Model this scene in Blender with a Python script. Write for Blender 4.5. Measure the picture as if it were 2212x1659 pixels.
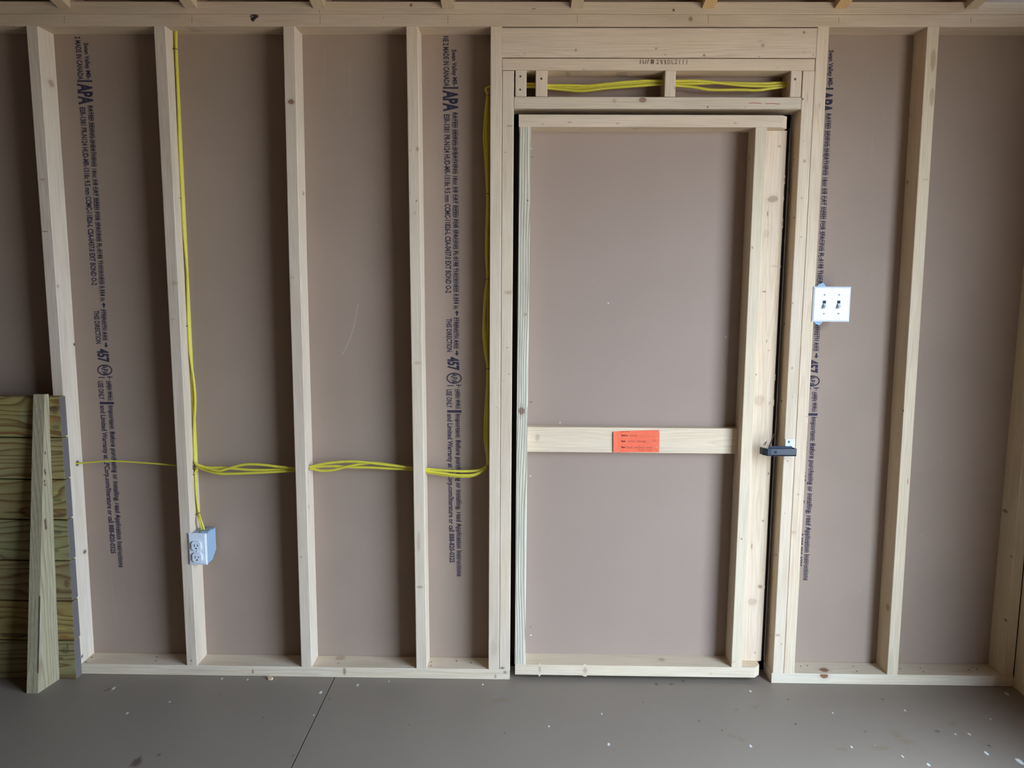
import bpy, math, random
from mathutils import Vector, Matrix
random.seed(7)
scn = bpy.context.scene
for o in list(bpy.data.objects): bpy.data.objects.remove(o)
C = scn.collection

# ------------------------------------------------------------------ camera
W, H = 2212.0, 1659.0
FPX = 1694.8074
YAW, PIT, ROL = -0.01513, -0.12823, 0.00595
CAM = Vector((0.01349, -2.73417, 1.40694))
_f = Vector((math.sin(YAW)*math.cos(PIT), math.cos(YAW)*math.cos(PIT), math.sin(PIT)))
_r0 = Vector((math.cos(YAW), -math.sin(YAW), 0)); _u0 = _r0.cross(_f)
RGT = _r0*math.cos(ROL) + _u0*math.sin(ROL)
UPV = -_r0*math.sin(ROL) + _u0*math.cos(ROL)
cd = bpy.data.cameras.new('camera'); cam = bpy.data.objects.new('camera', cd); C.objects.link(cam)
cd.sensor_width = 36.0; cd.lens = FPX/W*36.0; cd.clip_start = 0.02
m = Matrix((RGT, UPV, -_f)).transposed().to_4x4(); m.translation = CAM
cam.matrix_world = m
scn.camera = cam

# ------------------------------------------------------------------ light
SKY = (0.575, 0.755, 1.0); SKY_STRENGTH = 21.0
world = bpy.data.worlds.new('sky'); scn.world = world; world.use_nodes = True
bg = world.node_tree.nodes['Background']
bg.inputs[0].default_value = (*SKY, 1); bg.inputs[1].default_value = SKY_STRENGTH
XR = 1.7516                     # inner face of the right hand framing
OPEN_Y0, OPEN_Y1, OPEN_Z = -0.95, -2.90, 2.13   # wide garage door opening in the right wall
pl = bpy.data.lights.new('garage_opening_portal', 'AREA'); pl.shape = 'RECTANGLE'
pl.size = OPEN_Y0-OPEN_Y1; pl.size_y = OPEN_Z; pl.cycles.is_portal = True
po = bpy.data.objects.new('garage_opening_portal', pl); C.objects.link(po)
po.location = (XR+0.12, (OPEN_Y0+OPEN_Y1)/2, OPEN_Z/2)
po.rotation_euler = Matrix(((0, 0, 1), (1, 0, 0), (0, 1, 0))).to_euler()
sn = bpy.data.lights.new('sun', 'SUN'); sn.energy = 24.0; sn.angle = math.radians(0.6); sn.color = (1.0, 0.86, 0.66)
so = bpy.data.objects.new('sun', sn); C.objects.link(so)       # behind the shed: it only reaches the yard outside the opening
so.rotation_euler = Vector((0.62, 0.25, -0.80)).to_track_quat('-Z', 'Y').to_euler(); so.location = (-4, -1, 6)
scn.view_settings.view_transform = 'Standard'; scn.view_settings.look = 'None'
scn.view_settings.gamma = 1.0; scn.view_settings.use_curve_mapping = False
scn.view_settings.exposure = 0.0

# ------------------------------------------------------------------ pixel -> point on a plane of the place
def ray(px, py): return _f + RGT*((px-W/2)/FPX) - UPV*((py-H/2)/FPX)
def P(px, py, Y):
    d = ray(px, py); return CAM + d*((Y-CAM.y)/d.y)
def PZ(px, py, Z=0.0):
    d = ray(px, py); return CAM + d*((Z-CAM.z)/d.z)
def PX(px, py, X):
    d = ray(px, py); return CAM + d*((X-CAM.x)/d.x)

D = 0.0889; TH = 0.0381; T = 2.2236      # 2x4 depth and thickness, stud top height
def srgb(r, g, b):
    f = lambda c: (c/255/12.92) if c/255 <= 0.04045 else ((c/255+0.055)/1.055)**2.4
    return (f(r), f(g), f(b))

# ------------------------------------------------------------------ materials
def newmat(name):
    mt = bpy.data.materials.new(name); mt.use_nodes = True
    nt = mt.node_tree; b = nt.nodes['Principled BSDF']; b.inputs['Specular IOR Level'].default_value = 0.3
    return mt, nt, b
def N(nt, t, **k):
    n = nt.nodes.new(t)
    for a, v in k.items(): setattr(n, a, v)
    return n
def math_(nt, op, a, b=None, c=None):
    n = N(nt, 'ShaderNodeMath', operation=op)
    for i, x in enumerate((a, b, c)):
        if x is None: continue
        if isinstance(x, (int, float)): n.inputs[i].default_value = x
        else: nt.links.new(x, n.inputs[i])
    return n.outputs[0]
def ramp(nt, fac, stops):
    r = N(nt, 'ShaderNodeValToRGB'); nt.links.new(fac, r.inputs[0])
    e = r.color_ramp.elements
    while len(e) > 1: e.remove(e[0])
    e[0].position = stops[0][0]; e[0].color = (*stops[0][1], 1)
    for p, c in stops[1:]:
        q = e.new(p); q.color = (*c, 1)
    return r.outputs[0]
def mixc(nt, fac, a, b, mode='MIX'):
    n = N(nt, 'ShaderNodeMix', data_type='RGBA', blend_type=mode)
    if isinstance(fac, (int, float)): n.inputs[0].default_value = fac
    else: nt.links.new(fac, n.inputs[0])
    for i, x in ((6, a), (7, b)):
        if isinstance(x, tuple): n.inputs[i].default_value = (*x, 1)
        else: nt.links.new(x, n.inputs[i])
    return n.outputs[2]

def wood_mat(name, light, dark, pitch=0.0045, warp=0.05, contrast=0.5, rough=0.6, fibre=0.5):
    mt, nt, b = newmat(name); L = nt.links
    at = N(nt, 'ShaderNodeAttribute', attribute_name='gc')
    sep = N(nt, 'ShaderNodeSeparateXYZ'); L.new(at.outputs['Vector'], sep.inputs[0])
    # slow wander of the growth rings along the board
    mp = N(nt, 'ShaderNodeMapping'); mp.inputs['Scale'].default_value = (1.1, 5, 5); L.new(at.outputs['Vector'], mp.inputs[0])
    nz = N(nt, 'ShaderNodeTexNoise'); nz.inputs['Scale'].default_value = 1.0; nz.inputs['Detail'].default_value = 2.5
    L.new(mp.outputs[0], nz.inputs[0])
    sp2 = N(nt, 'ShaderNodeSeparateXYZ'); L.new(nz.outputs['Color'], sp2.inputs[0])
    u = math_(nt, 'ADD', sep.outputs[1], math_(nt, 'MULTIPLY', math_(nt, 'SUBTRACT', sp2.outputs[0], 0.5), warp))
    w = math_(nt, 'ADD', sep.outputs[2], math_(nt, 'MULTIPLY', math_(nt, 'SUBTRACT', sp2.outputs[1], 0.5), warp))
    r = math_(nt, 'SQRT', math_(nt, 'ADD', math_(nt, 'MULTIPLY', u, u), math_(nt, 'MULTIPLY', w, w)))
    ring = math_(nt, 'FRACT', math_(nt, 'DIVIDE', r, pitch))
    late = ramp(nt, ring, [(0.0, (0, 0, 0)), (0.55, (0.25, 0.25, 0.25)), (0.85, (1, 1, 1)), (1.0, (0, 0, 0))])
    # fine fibre
    mf = N(nt, 'ShaderNodeMapping'); mf.inputs['Scale'].default_value = (8, 420, 420); L.new(at.outputs['Vector'], mf.inputs[0])
    nf = N(nt, 'ShaderNodeTexNoise'); nf.inputs['Scale'].default_value = 1.0; nf.inputs['Detail'].default_value = 3; L.new(mf.outputs[0], nf.inputs[0])
    # broad blotches
    mb = N(nt, 'ShaderNodeMapping'); mb.inputs['Scale'].default_value = (2.6, 14, 14); L.new(at.outputs['Vector'], mb.inputs[0])
    nb = N(nt, 'ShaderNodeTexNoise'); nb.inputs['Scale'].default_value = 1.0; nb.inputs['Detail'].default_value = 3; L.new(mb.outputs[0], nb.inputs[0])
    base = mixc(nt, math_(nt, 'MULTIPLY', late, contrast), light, dark)
    blot = ramp(nt, nb.outputs[0], [(0.3, (0.90, 0.88, 0.85)), (0.5, (1, 1, 1)), (0.75, (1.0, 0.96, 0.90))])
    base = mixc(nt, 1.0, base, blot, 'MULTIPLY')
    fib = ramp(nt, nf.outputs[0], [(0.3, (1-0.35*fibre,)*3), (0.6, (1, 1, 1))])
    base = mixc(nt, 1.0, base, fib, 'MULTIPLY')
    tn = N(nt, 'ShaderNodeAttribute', attribute_name='tone')
    base = mixc(nt, 1.0, base, tn.outputs['Color'], 'MULTIPLY')
    L.new(base, b.inputs['Base Color']); b.inputs['Roughness'].default_value = rough
    bp = N(nt, 'ShaderNodeBump'); bp.inputs['Strength'].default_value = 0.25; bp.inputs['Distance'].default_value = 0.0012
    L.new(math_(nt, 'ADD', nf.outputs[0], math_(nt, 'MULTIPLY', late, 0.25)), bp.inputs['Height']); L.new(bp.outputs[0], b.inputs['Normal'])
    return mt

def board_mat(name, col, col2, scale=1.0, rough=0.62, bump=0.12):
    """smooth brown hardboard face: tiny mottle, slow tonal drift, faint vertical scuffs"""
    mt, nt, b = newmat(name); L = nt.links
    tc = N(nt, 'ShaderNodeTexCoord')
    n1 = N(nt, 'ShaderNodeTexNoise'); n1.inputs['Scale'].default_value = 260*scale; n1.inputs['Detail'].default_value = 3; L.new(tc.outputs['Object'], n1.inputs[0])
    n2 = N(nt, 'ShaderNodeTexNoise'); n2.inputs['Scale'].default_value = 3.0*scale; n2.inputs['Detail'].default_value = 5; L.new(tc.outputs['Object'], n2.inputs[0])
    base = mixc(nt, ramp(nt, n2.outputs[0], [(0.3, (0, 0, 0)), (0.7, (1, 1, 1))]), col, col2)
    mo = ramp(nt, n1.outputs[0], [(0.3, (0.955, 0.955, 0.955)), (0.65, (1.025, 1.025, 1.025))])
    base = mixc(nt, 1.0, base, mo, 'MULTIPLY')
    tn = N(nt, 'ShaderNodeAttribute', attribute_name='tone')
    base = mixc(nt, 1.0, base, tn.outputs['Color'], 'MULTIPLY')
    L.new(base, b.inputs['Base Color']); b.inputs['Roughness'].default_value = rough
    bp = N(nt, 'ShaderNodeBump'); bp.inputs['Strength'].default_value = bump; bp.inputs['Distance'].default_value = 0.001
    n3 = N(nt, 'ShaderNodeTexNoise'); n3.inputs['Scale'].default_value = 55*scale; n3.inputs['Detail'].default_value = 4; L.new(tc.outputs['Object'], n3.inputs[0])
    L.new(n3.outputs[0], bp.inputs['Height']); L.new(bp.outputs[0], b.inputs['Normal'])
    return mt

def plain(name, col, rough=0.5, metal=0.0, spec=0.4):
    mt, nt, b = newmat(name); b.inputs['Base Color'].default_value = (*col, 1)
    b.inputs['Roughness'].default_value = rough; b.inputs['Metallic'].default_value = metal
    b.inputs['Specular IOR Level'].default_value = spec
    n = N(nt, 'ShaderNodeTexNoise'); n.inputs['Scale'].default_value = 90
    tc = N(nt, 'ShaderNodeTexCoord'); nt.links.new(tc.outputs['Object'], n.inputs[0])
    nt.links.new(mixc(nt, 1.0, (*col,), ramp(nt, n.outputs[0], [(0.3, (0.95,)*3), (0.7, (1.03,)*3)]), 'MULTIPLY'), b.inputs['Base Color'])
    return mt

def mark_mat(name, rough=0.7, speck=0.0):
    """stains, knots, pencil and ink: colour and coverage come from the 'tone' attribute"""
    mt, nt, b = newmat(name); L = nt.links
    tn = N(nt, 'ShaderNodeAttribute', attribute_name='tone')
    L.new(tn.outputs['Color'], b.inputs['Base Color']); b.inputs['Roughness'].default_value = rough
    tr = N(nt, 'ShaderNodeBsdfTransparent'); mx = N(nt, 'ShaderNodeMixShader')
    al = tn.outputs['Alpha']
    if speck:
        tc = N(nt, 'ShaderNodeTexCoord'); n = N(nt, 'ShaderNodeTexNoise'); n.inputs['Scale'].default_value = 420; n.inputs['Detail'].default_value = 2
        L.new(tc.outputs['Object'], n.inputs[0])
        al = math_(nt, 'MULTIPLY', al, ramp(nt, n.outputs[0], [(0.36, (1-speck,)*3), (0.5, (1, 1, 1))]))
    L.new(al, mx.inputs[0]); L.new(tr.outputs[0], mx.inputs[1]); L.new(b.outputs[0], mx.inputs[2])
    L.new(mx.outputs[0], nt.nodes['Material Output'].inputs[0])
    return mt

M = {}
M['pine'] = wood_mat('spruce_lumber', (0.725, 0.60, 0.465), (0.575, 0.43, 0.29), 0.0042, 0.05, 0.42)
M['pine_rough'] = wood_mat('grainy_spruce', (0.76, 0.70, 0.57), (0.25, 0.20, 0.13), 0.0068, 0.045, 0.95, fibre=0.9)
M['treated'] = wood_mat('treated_pine', (0.33, 0.285, 0.135), (0.15, 0.075, 0.028), 0.024, 0.34, 0.9, 0.65, 0.6)
M['treated_pale'] = wood_mat('weathered_treated_pine', (0.40, 0.345, 0.225), (0.25, 0.175, 0.10), 0.012, 0.09, 0.7, 0.7, 0.8)
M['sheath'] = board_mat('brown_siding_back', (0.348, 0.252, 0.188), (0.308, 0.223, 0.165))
M['sheath_far'] = board_mat('darkened_brown_siding_back', (0.22, 0.145, 0.095), (0.20, 0.13, 0.085))  # siding brown darkened so the unseen walls bounce less light
M['sheath_warm'] = board_mat('brown_door_panel', (0.355, 0.258, 0.200), (0.335, 0.243, 0.187))
M['floor'] = board_mat('brown_floor_sheet', (0.255, 0.205, 0.158), (0.235, 0.190, 0.148), 0.8, 0.55, 0.3)
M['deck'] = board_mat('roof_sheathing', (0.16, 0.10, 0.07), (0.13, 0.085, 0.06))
M['dark'] = plain('dark_backing', (0.03, 0.022, 0.018), 0.8)  # near-black for shade in the door gap; also backs the floor seam
M['mark'] = mark_mat('stain_marks')
M['ink'] = mark_mat('printed_ink', 0.8, 0.35)
M['yellow'] = plain('yellow_cable_jacket', (0.62, 0.53, 0.055), 0.35)
M['wire'] = plain('dark_wire', (0.06, 0.07, 0.07), 0.4, 0.5)
M['white'] = plain('white_plastic', (0.72, 0.75, 0.80), 0.3, 0, 0.5)
M['bluebox'] = plain('blue_grey_box_plastic', (0.24, 0.36, 0.50), 0.45)
M['greybox'] = plain('pale_blue_box_plastic', (0.30, 0.40, 0.50), 0.45)
M['slot'] = plain('dark_slot', (0.012, 0.016, 0.03), 0.7)
M['black'] = plain('black_painted_metal', (0.020, 0.032, 0.055), 0.38, 0, 0.6)
M['steel'] = plain('zinc_plate', (0.50, 0.56, 0.60), 0.4, 0.3)
M['orange'] = plain('orange_paper', (0.84, 0.145, 0.065), 0.7)
M['ground'] = plain('gravel_ground', (0.32, 0.265, 0.20), 0.9)
M['rod'] = plain('rusty_rod', (0.05, 0.02, 0.015), 0.6)

# mean colours, so that a stain can be given as an absolute colour
REF = {'pine': (0.66, 0.57, 0.44), 'pine_rough': (0.66, 0.60, 0.47), 'treated': (0.24, 0.20, 0.10), 'treated_pale': (0.33, 0.30, 0.21),
       'sheath': (0.33, 0.24, 0.18), 'sheath_warm': (0.345, 0.25, 0.193), 'floor': (0.245, 0.20, 0.155)}
# ------------------------------------------------------------------ mesh builder
X3, Y3, Z3 = Vector((1, 0, 0)), Vector((0, 1, 0)), Vector((0, 0, 1))
class MB:
    def __init__(s): s.v = []; s.gc = []; s.tn = []; s.f = []; s.mi = []; s.mats = []; s.sm = []; s.gcf = None; s.bt = (1, 1, 1); s.bm = None; s.clip = None; s.nb = 0
    def mi_(s, mat):
        if mat not in s.mats: s.mats.append(mat)
        return s.mats.index(mat)
    def add(s, vs, fs, mat, gc=None, tone=(1, 1, 1, 1), smooth=False):
        o = len(s.v); s.v += [Vector(a) for a in vs]; s.gc += gc if gc else [Vector(a) for a in vs]
        s.tn += tone if isinstance(tone, list) else [tone]*len(vs)
        k = s.mi_(mat)
        for f in fs: s.f.append([i+o for i in f]); s.mi.append(k); s.sm.append(smooth)
    def sweep(s, path, au, av, w, d, mat='pine', bev=0.0025, tone=None, seed=None, cu=0.0, cv=0.0, ends=True, flip=False):
        """a board: rounded rectangle w x d (axes au, av) carried along path"""
        rnd = random.Random(seed if seed is not None else random.random())
        tone = tone or (1, 1, 1, 1)
        if len(tone) == 3: tone = (*tone, 1)
        ring = []
        if bev <= 0: ring = [(-w/2, -d/2), (w/2, -d/2), (w/2, d/2), (-w/2, d/2)]
        else:
            for cx, cy, a0 in ((1, -1, -90), (1, 1, 0), (-1, 1, 90), (-1, -1, 180)):
                for k in range(4):
                    a = math.radians(a0+30*k)
                    ring.append((cx*(w/2-bev)+bev*math.cos(a), cy*(d/2-bev)+bev*math.sin(a)))
        n = len(ring); vs = []; gc = []; fs = []
        ou, ov, os_ = cu or rnd.uniform(-0.09, 0.09), cv or rnd.uniform(0.03, 0.10), rnd.uniform(0, 50)
        L = 0.0
        for i, p in enumerate(path):
            if i: L += (path[i]-path[i-1]).length
            for a, b in ring:
                vs.append(p + au*a + av*b); gc.append(Vector((L+os_, a+ou, b+ov)))
        for i in range(len(path)-1):
            for k in range(n):
                q = (k+1) % n; fs.append([i*n+k, i*n+q, (i+1)*n+q, (i+1)*n+k])
        if ends: fs.append(list(range(n))[::-1]); fs.append([(len(path)-1)*n+k for k in range(n)])
        s.add(vs, fs, mat, gc, tone)
        p0 = path[0].copy(); dr = (path[-1]-path[0]).normalized(); s.bm = mat; s.bt = tone[:3]
        def gcf(p, P=[q.copy() for q in path]):
            t = (p-p0).dot(dr); k = 0
            while k < len(P)-2 and (P[k+1]-p0).dot(dr) < t: k += 1
            a, b = P[k], P[k+1]; f = (t-(a-p0).dot(dr))/max(1e-6, (b-a).dot(dr)); c = a+(b-a)*f
            return Vector((t+os_, (p-c).dot(au)+ou, (p-c).dot(av)+ov))
        s.gcf = gcf
        Ls = (path[-1]-p0).dot(dr)
        def clip(p, P=[q.copy() for q in path]):
            t = (p-p0).dot(dr); p = p - dr*(t-min(max(t, 0.0006), Ls-0.0006)); g = gcf(p)
            for ax, v, h in ((au, g.y-ou, w/2), (av, g.z-ov, d/2)):
                lim = h-0.0012
                if abs(v) > lim: p = p - ax*(v-math.copysign(lim, v))
            return p
        s.clip = clip; s.cuv = (au, av, w, d, ou, ov)
    def surf(s, mat, gcf=None, tone=(1, 1, 1)): s.bm = mat; s.gcf = gcf; s.bt = tone; s.clip = None
    def stainable(s, mat): return mat == 'mark' and s.bm in REF
    def tint(s, col, al):
        r = REF[s.bm]; return tuple(s.bt[i]*(1-al+al*col[i]/(r[i]*s.bt[i])) for i in range(3)) + (1,)
    def box(s, lo, hi, mat, tone=(1, 1, 1, 1)):
        x0, y0, z0 = lo; x1, y1, z1 = hi
        vs = [(x, y, z) for x in (x0, x1) for y in (y0, y1) for z in (z0, z1)]
        s.add(vs, [[0, 1, 3, 2], [4, 6, 7, 5], [0, 4, 5, 1], [2, 3, 7, 6], [0, 2, 6, 4], [1, 5, 7, 3]], mat, tone=tone)
    def prism(s, poly, off, mat, tone=(1, 1, 1, 1), gcf=None):
        """closed polygon (3-D points) pushed along off"""
        n = len(poly); vs = [Vector(p) for p in poly] + [Vector(p)+off for p in poly]
        fs = [list(range(n))[::-1], list(range(n, 2*n))] + [[k, (k+1) % n, n+(k+1) % n, n+k] for k in range(n)]
        s.add(vs, fs, mat, [gcf(v) for v in vs] if gcf else None, tone)
    def blob(s, c, a, b, col, alpha=0.8, core=0.55, n=14, mat='mark', jag=0.12, halo=0.0):
        """soft edged stain or knot lying on a surface: centre c, half axes a, b; the same surface, only tinted"""
        R = [(0, alpha), (core, alpha*0.92), (1.0, halo)] + ([(1.9, 0.0)] if halo else [])
        st = s.stainable(mat)
        nn = a.cross(b).normalized()
        if nn.dot(CAM-c) < 0: nn = -nn
        s.nb += 1; c = c + nn*0.00001*(s.nb % 14)
        def keep(p):
            if not (s.clip and s.gcf): return p
            au, av, w_, d_, ou, ov = s.cuv
            q = s.clip(p); dd = q-p
            # never move along the surface normal
            return p + dd - nn*dd.dot(nn)
        vs = [c]; al = [alpha]
        js = [1+random.uniform(-jag, jag) for _ in range(n)]
        for q, w in R[1:]:
            for k in range(n):
                t = 2*math.pi*k/n; vs.append(keep(c + a*math.cos(t)*q*js[k] + b*math.sin(t)*q*js[k])); al.append(w)
        fs = [[0, 1+k, 1+(k+1) % n] for k in range(n)]
        for r in range(len(R)-2): fs += [[1+r*n+k, 1+(r+1)*n+k, 1+(r+1)*n+(k+1) % n, 1+r*n+(k+1) % n] for k in range(n)]
        if st: s.add(vs, fs, s.bm, [s.gcf(v) for v in vs] if s.gcf else None, [s.tint(col, w) for w in al])
        else: s.add(vs, fs, mat, tone=[(*col, w) for w in al])
    def knot(s, px, py, rx, ry, dark=0.5, plane='F', at=-D, halo=True, col=None):
        sc = 1/640.0; col = col or srgb(122, 80, 50)
        if plane == 'F': c = P(px, py, at) + Vector((0, -0.00015, 0)); a, b = X3*rx*sc, Z3*ry*sc
        elif plane == 'X-': c = PX(px, py, at) + Vector((-0.00015, 0, 0)); a, b = Y3*rx*sc*5, Z3*ry*sc
        elif plane == 'X+': c = PX(px, py, at) + Vector((0.00015, 0, 0)); a, b = Y3*rx*sc*4, Z3*ry*sc
        elif plane == 'Z': c = PZ(px, py, at) + Vector((0, 0, 0.00015)); a, b = X3*rx*sc, Y3*ry*sc*2.5
        elif plane == 'Z-': c = PZ(px, py, at) + Vector((0, 0, -0.00015)); a, b = X3*rx*sc, Y3*ry*sc*2.5
        if plane[0] == 'X' and s.gcf and s.clip and s.cuv[0] == X3:
            au, av, w_, d_, ou, ov = s.cuv; sg = 1 if plane == 'X+' else -1
            c = c + X3*(sg*(w_/2+0.00015)-(s.gcf(c).y-ou))
        off = {'F': -Y3, 'X-': -X3, 'X+': X3, 'Z': Z3, 'Z-': -Z3}[plane]*0.00005
        s.blob(c, a*0.95, b*0.95, col, min(1, dark*1.05), 0.72, halo=0.16*dark if halo else 0.0)
    def ribbon(s, pts, up, width, col, alpha=1.0, mat='mark'):
        """flat stroke: pts in the surface, 'up' the surface normal"""
        vs = []; n = len(pts); s.nb += 1; pts = [p+up*0.00001*(s.nb % 14) for p in pts]
        for i, p in enumerate(pts):
            t = (pts[min(i+1, n-1)]-pts[max(i-1, 0)]); t.normalize() if t.length else None
            sd = t.cross(up); sd.normalize()
            vs += [p - sd*width/2, p + sd*width/2]
        fs = [[2*i, 2*i+1, 2*i+3, 2*i+2] for i in range(n-1)]
        if s.stainable(mat): s.add(vs, fs, s.bm, [s.gcf(v) for v in vs] if s.gcf else None, s.tint(col, alpha))
        else: s.add(vs, fs, mat, tone=(*col, alpha))
    def tube(s, pts, a, b, mat, n=10, ref=Y3, closed=False, caps=True):
        """oval tube, half widths a (across ref) and b (along ref)"""
        vs = []; fs = []; k = len(pts)
        for i, p in enumerate(pts):
            t = (pts[min(i+1, k-1)]-pts[max(i-1, 0)]).normalized()
            sd = t.cross(ref)
            if sd.length < 0.05: sd = t.cross(Z3 if abs(t.z) < 0.9 else X3)
            sd.normalize(); nn = sd.cross(t).normalized()
            for j in range(n):
                q = 2*math.pi*j/n; vs.append(p + sd*a*math.cos(q) + nn*b*math.sin(q))
        for i in range(k-1):
            for j in range(n): fs.append([i*n+j, i*n+(j+1) % n, (i+1)*n+(j+1) % n, (i+1)*n+j])
        if caps: fs.append(list(range(n))[::-1]); fs.append([(k-1)*n+j for j in range(n)])
        s.add(vs, fs, mat, smooth=True)
    def build(s, name, parent=None, origin=None, **props):
        o3 = Vector(origin) if origin else (sum(s.v, Vector())/len(s.v))
        base = o3 if parent is None else o3
        me = bpy.data.meshes.new(name); me.from_pydata([tuple(v-base) for v in s.v], [], s.f)
        for k in s.mats: me.materials.append(M[k])
        me.polygons.foreach_set('material_index', s.mi); me.polygons.foreach_set('use_smooth', s.sm)
        a = me.attributes.new('gc', 'FLOAT_VECTOR', 'POINT'); a.data.foreach_set('vector', [c for v in s.gc for c in v])
        a = me.attributes.new('tone', 'FLOAT_COLOR', 'POINT'); a.data.foreach_set('color', [c for v in s.tn for c in v])
        me.update()
        o = bpy.data.objects.new(name, me); C.objects.link(o)
        o.location = base
        if parent is not None:
            o.parent = parent; q = parent; off = Vector()
            while q is not None: off += q.location; q = q.parent
            o.location = base - off
        for k, v in props.items(): o[k] = v
        return o
def empty(name, loc, **props):
    o = bpy.data.objects.new(name, None); C.objects.link(o); o.location = loc; o.empty_display_size = 0.05
    for k, v in props.items(): o[k] = v
    return o
def spline(ctrl, seg=8):
    pts = []; n = len(ctrl)
    for i in range(n-1):
        p0, p1, p2, p3 = ctrl[max(i-1, 0)], ctrl[i], ctrl[i+1], ctrl[min(i+2, n-1)]
        for k in range(seg):
            t = k/seg
            pts.append(0.5*((2*p1)+(p2-p0)*t+(2*p0-5*p1+4*p2-p3)*t*t+(3*p1-p0-3*p2+p3)*t**3))
    pts.append(ctrl[-1]); return pts
def text2d(body, bold=0.0):
    cu = bpy.data.curves.new('t', 'FONT'); cu.body = body; cu.size = 1; cu.offset = bold; cu.resolution_u = 2; cu.fill_mode = 'FRONT'
    ob = bpy.data.objects.new('t', cu); C.objects.link(ob)
    dg = bpy.context.evaluated_depsgraph_get(); me = ob.evaluated_get(dg).to_mesh()
    vs = [v.co.copy() for v in me.vertices]; fs = [list(p.vertices) for p in me.polygons]
    ob.evaluated_get(dg).to_mesh_clear(); bpy.data.objects.remove(ob); bpy.data.curves.remove(cu)
    return vs, fs
def put_text(mb, body, a, b, height, up, off, col, alpha=1.0, mat='ink', bold=0.0, shear=0.0):
    """text running from point a to point b, letter height along 'up'"""
    vs, fs = text2d(body, bold)
    x0 = min(v.x for v in vs); x1 = max(v.x for v in vs)
    d = (b-a); sc = 1/(x1-x0)
    out = [a + d*((v.x-x0)*sc) + up*((v.y)/0.70*height) + off + d.normalized()*shear*(v.y) for v in vs]
    mb.add(out, fs, mat, tone=(*col, alpha))

# ------------------------------------------------------------------ the setting
XL = -5.6; YF = -3.70
RZ = T+0.0762; SLOPE = 0.2; YR = -1.83
def structure(mb, name, **k): return mb.build(name, kind='structure', **k)
b = MB()
SEAM = -0.656
b.box((XL-0.1, YF-0.1, -0.03), (XR+0.11, 0.05, -0.012), 'dark')
b.box((XL-0.1, YF-0.1, -0.012), (SEAM-0.0018, 0.05, 0), 'floor')
b.box((SEAM+0.0018, YF-0.1, -0.012), (XR+0.11, 0.05, 0), 'floor')
b.surf('floor')
def fmark(px, py, rx, ry, col, al=0.6, core=0.5, rot=0.0, jag=0.2):
    c = PZ(px, py, 0)+Z3*0.00015; q = (c-CAM).length/FPX
    a = X3*rx*q; bb = Y3*ry*q*2.1
    b.blob(c, a*math.cos(rot)+bb*math.sin(rot), bb*math.cos(rot)-a*math.sin(rot), col, al, core, jag=jag)
WHT = srgb(225, 225, 220); BRN = srgb(70, 52, 42)
for px, py, r in ((1621, 1493, 2.4), (1622, 1612, 2.6), (1315, 1608, 3), (693, 1496, 3.2), (773, 1480, 2.4), (1043, 1479, 2.2), (480, 1466, 2), (535, 1468, 2), (275, 1541, 2.2),
                  (246, 1487, 3), (2175, 1499, 3), (2094, 1586, 2.2), (2132, 1628, 3.2), (2204, 1646, 5), (2006, 1652, 2.6), (1892, 1613, 2.4), (1799, 1540, 1.6),
                  (367, 1516, 1.6), (1186, 1569, 2), (1300, 1542, 1.8), (1840, 1614, 2), (1950, 1634, 2), (2064, 1586, 1.6), (678, 1545, 1.6), (1955, 1535, 1.8), (840, 1472, 1.5), (2140, 1553, 1.6)):
    fmark(px, py, r, r, WHT, 0.9, 0.75)
for px, py, rx, ry, al in ((295, 1646, 10, 9, 0.75), (342, 1631, 5, 3, 0.5), (633, 1632, 3, 2, 0.6), (569, 1550, 2.5, 2, 0.6), (1719, 1564, 2.8, 2, 0.8), (1418, 1478, 5, 2, 0.7), (1450, 1478, 5, 2, 0.7), (1475, 1471, 4, 2, 0.6),
                           (1702, 1511, 3, 2, 0.6), (1510, 1557, 2.5, 2, 0.7), (1560, 1578, 3, 2, 0.5), (1906, 1511, 4, 2, 0.5), (2137, 1611, 3, 2, 0.8), (1869, 1580, 3, 2, 0.5), (2025, 1580, 6, 2.5, 0.5), (477, 1500, 2, 1.5, 0.6), (883, 1566, 2, 1.5, 0.6), (711, 1510, 2.4, 1.6, 0.6), (1090, 1583, 2, 2, 0.6), (1389, 1517, 2, 1.6, 0.5)):
    fmark(px, py, rx, ry, BRN, al, 0.5, jag=0.35)
TAN = srgb(120, 102, 70)
for px, py, rx, ry, rot in ((1582, 1591, 9, 5, 0), (1600, 1597, 10, 6, 0.4), (1575, 1589, 6, 3, 0), (1938, 1587, 12, 10, 0.2), (1958, 1602, 18, 6, -0.5), (1905, 1617, 22, 4, 0.0), (1820, 1618, 14, 4, 0), (2060, 1563, 14, 6, 0), (1080, 1513, 26, 7, 0), (1630, 1528, 9, 4, 0), (1590, 1534, 9, 4, 0)):
    fmark(px, py, rx, ry, TAN, 0.38, 0.35, rot, 0.3)
pts = [PZ(*q)+Z3*0.0002 for q in ((224, 1493), (240, 1487), (270, 1476), (310, 1467), (350, 1465), (382, 1465))]
b.ribbon(pts[:2], Z3, 0.006, BRN, 0.7); b.ribbon(spline(pts[1:]), Z3, 0.005, srgb(165, 165, 158), 0.3)
structure(b, 'floor', label='brown painted sheet floor with a dark seam and specks of debris', category='floor')

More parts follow.
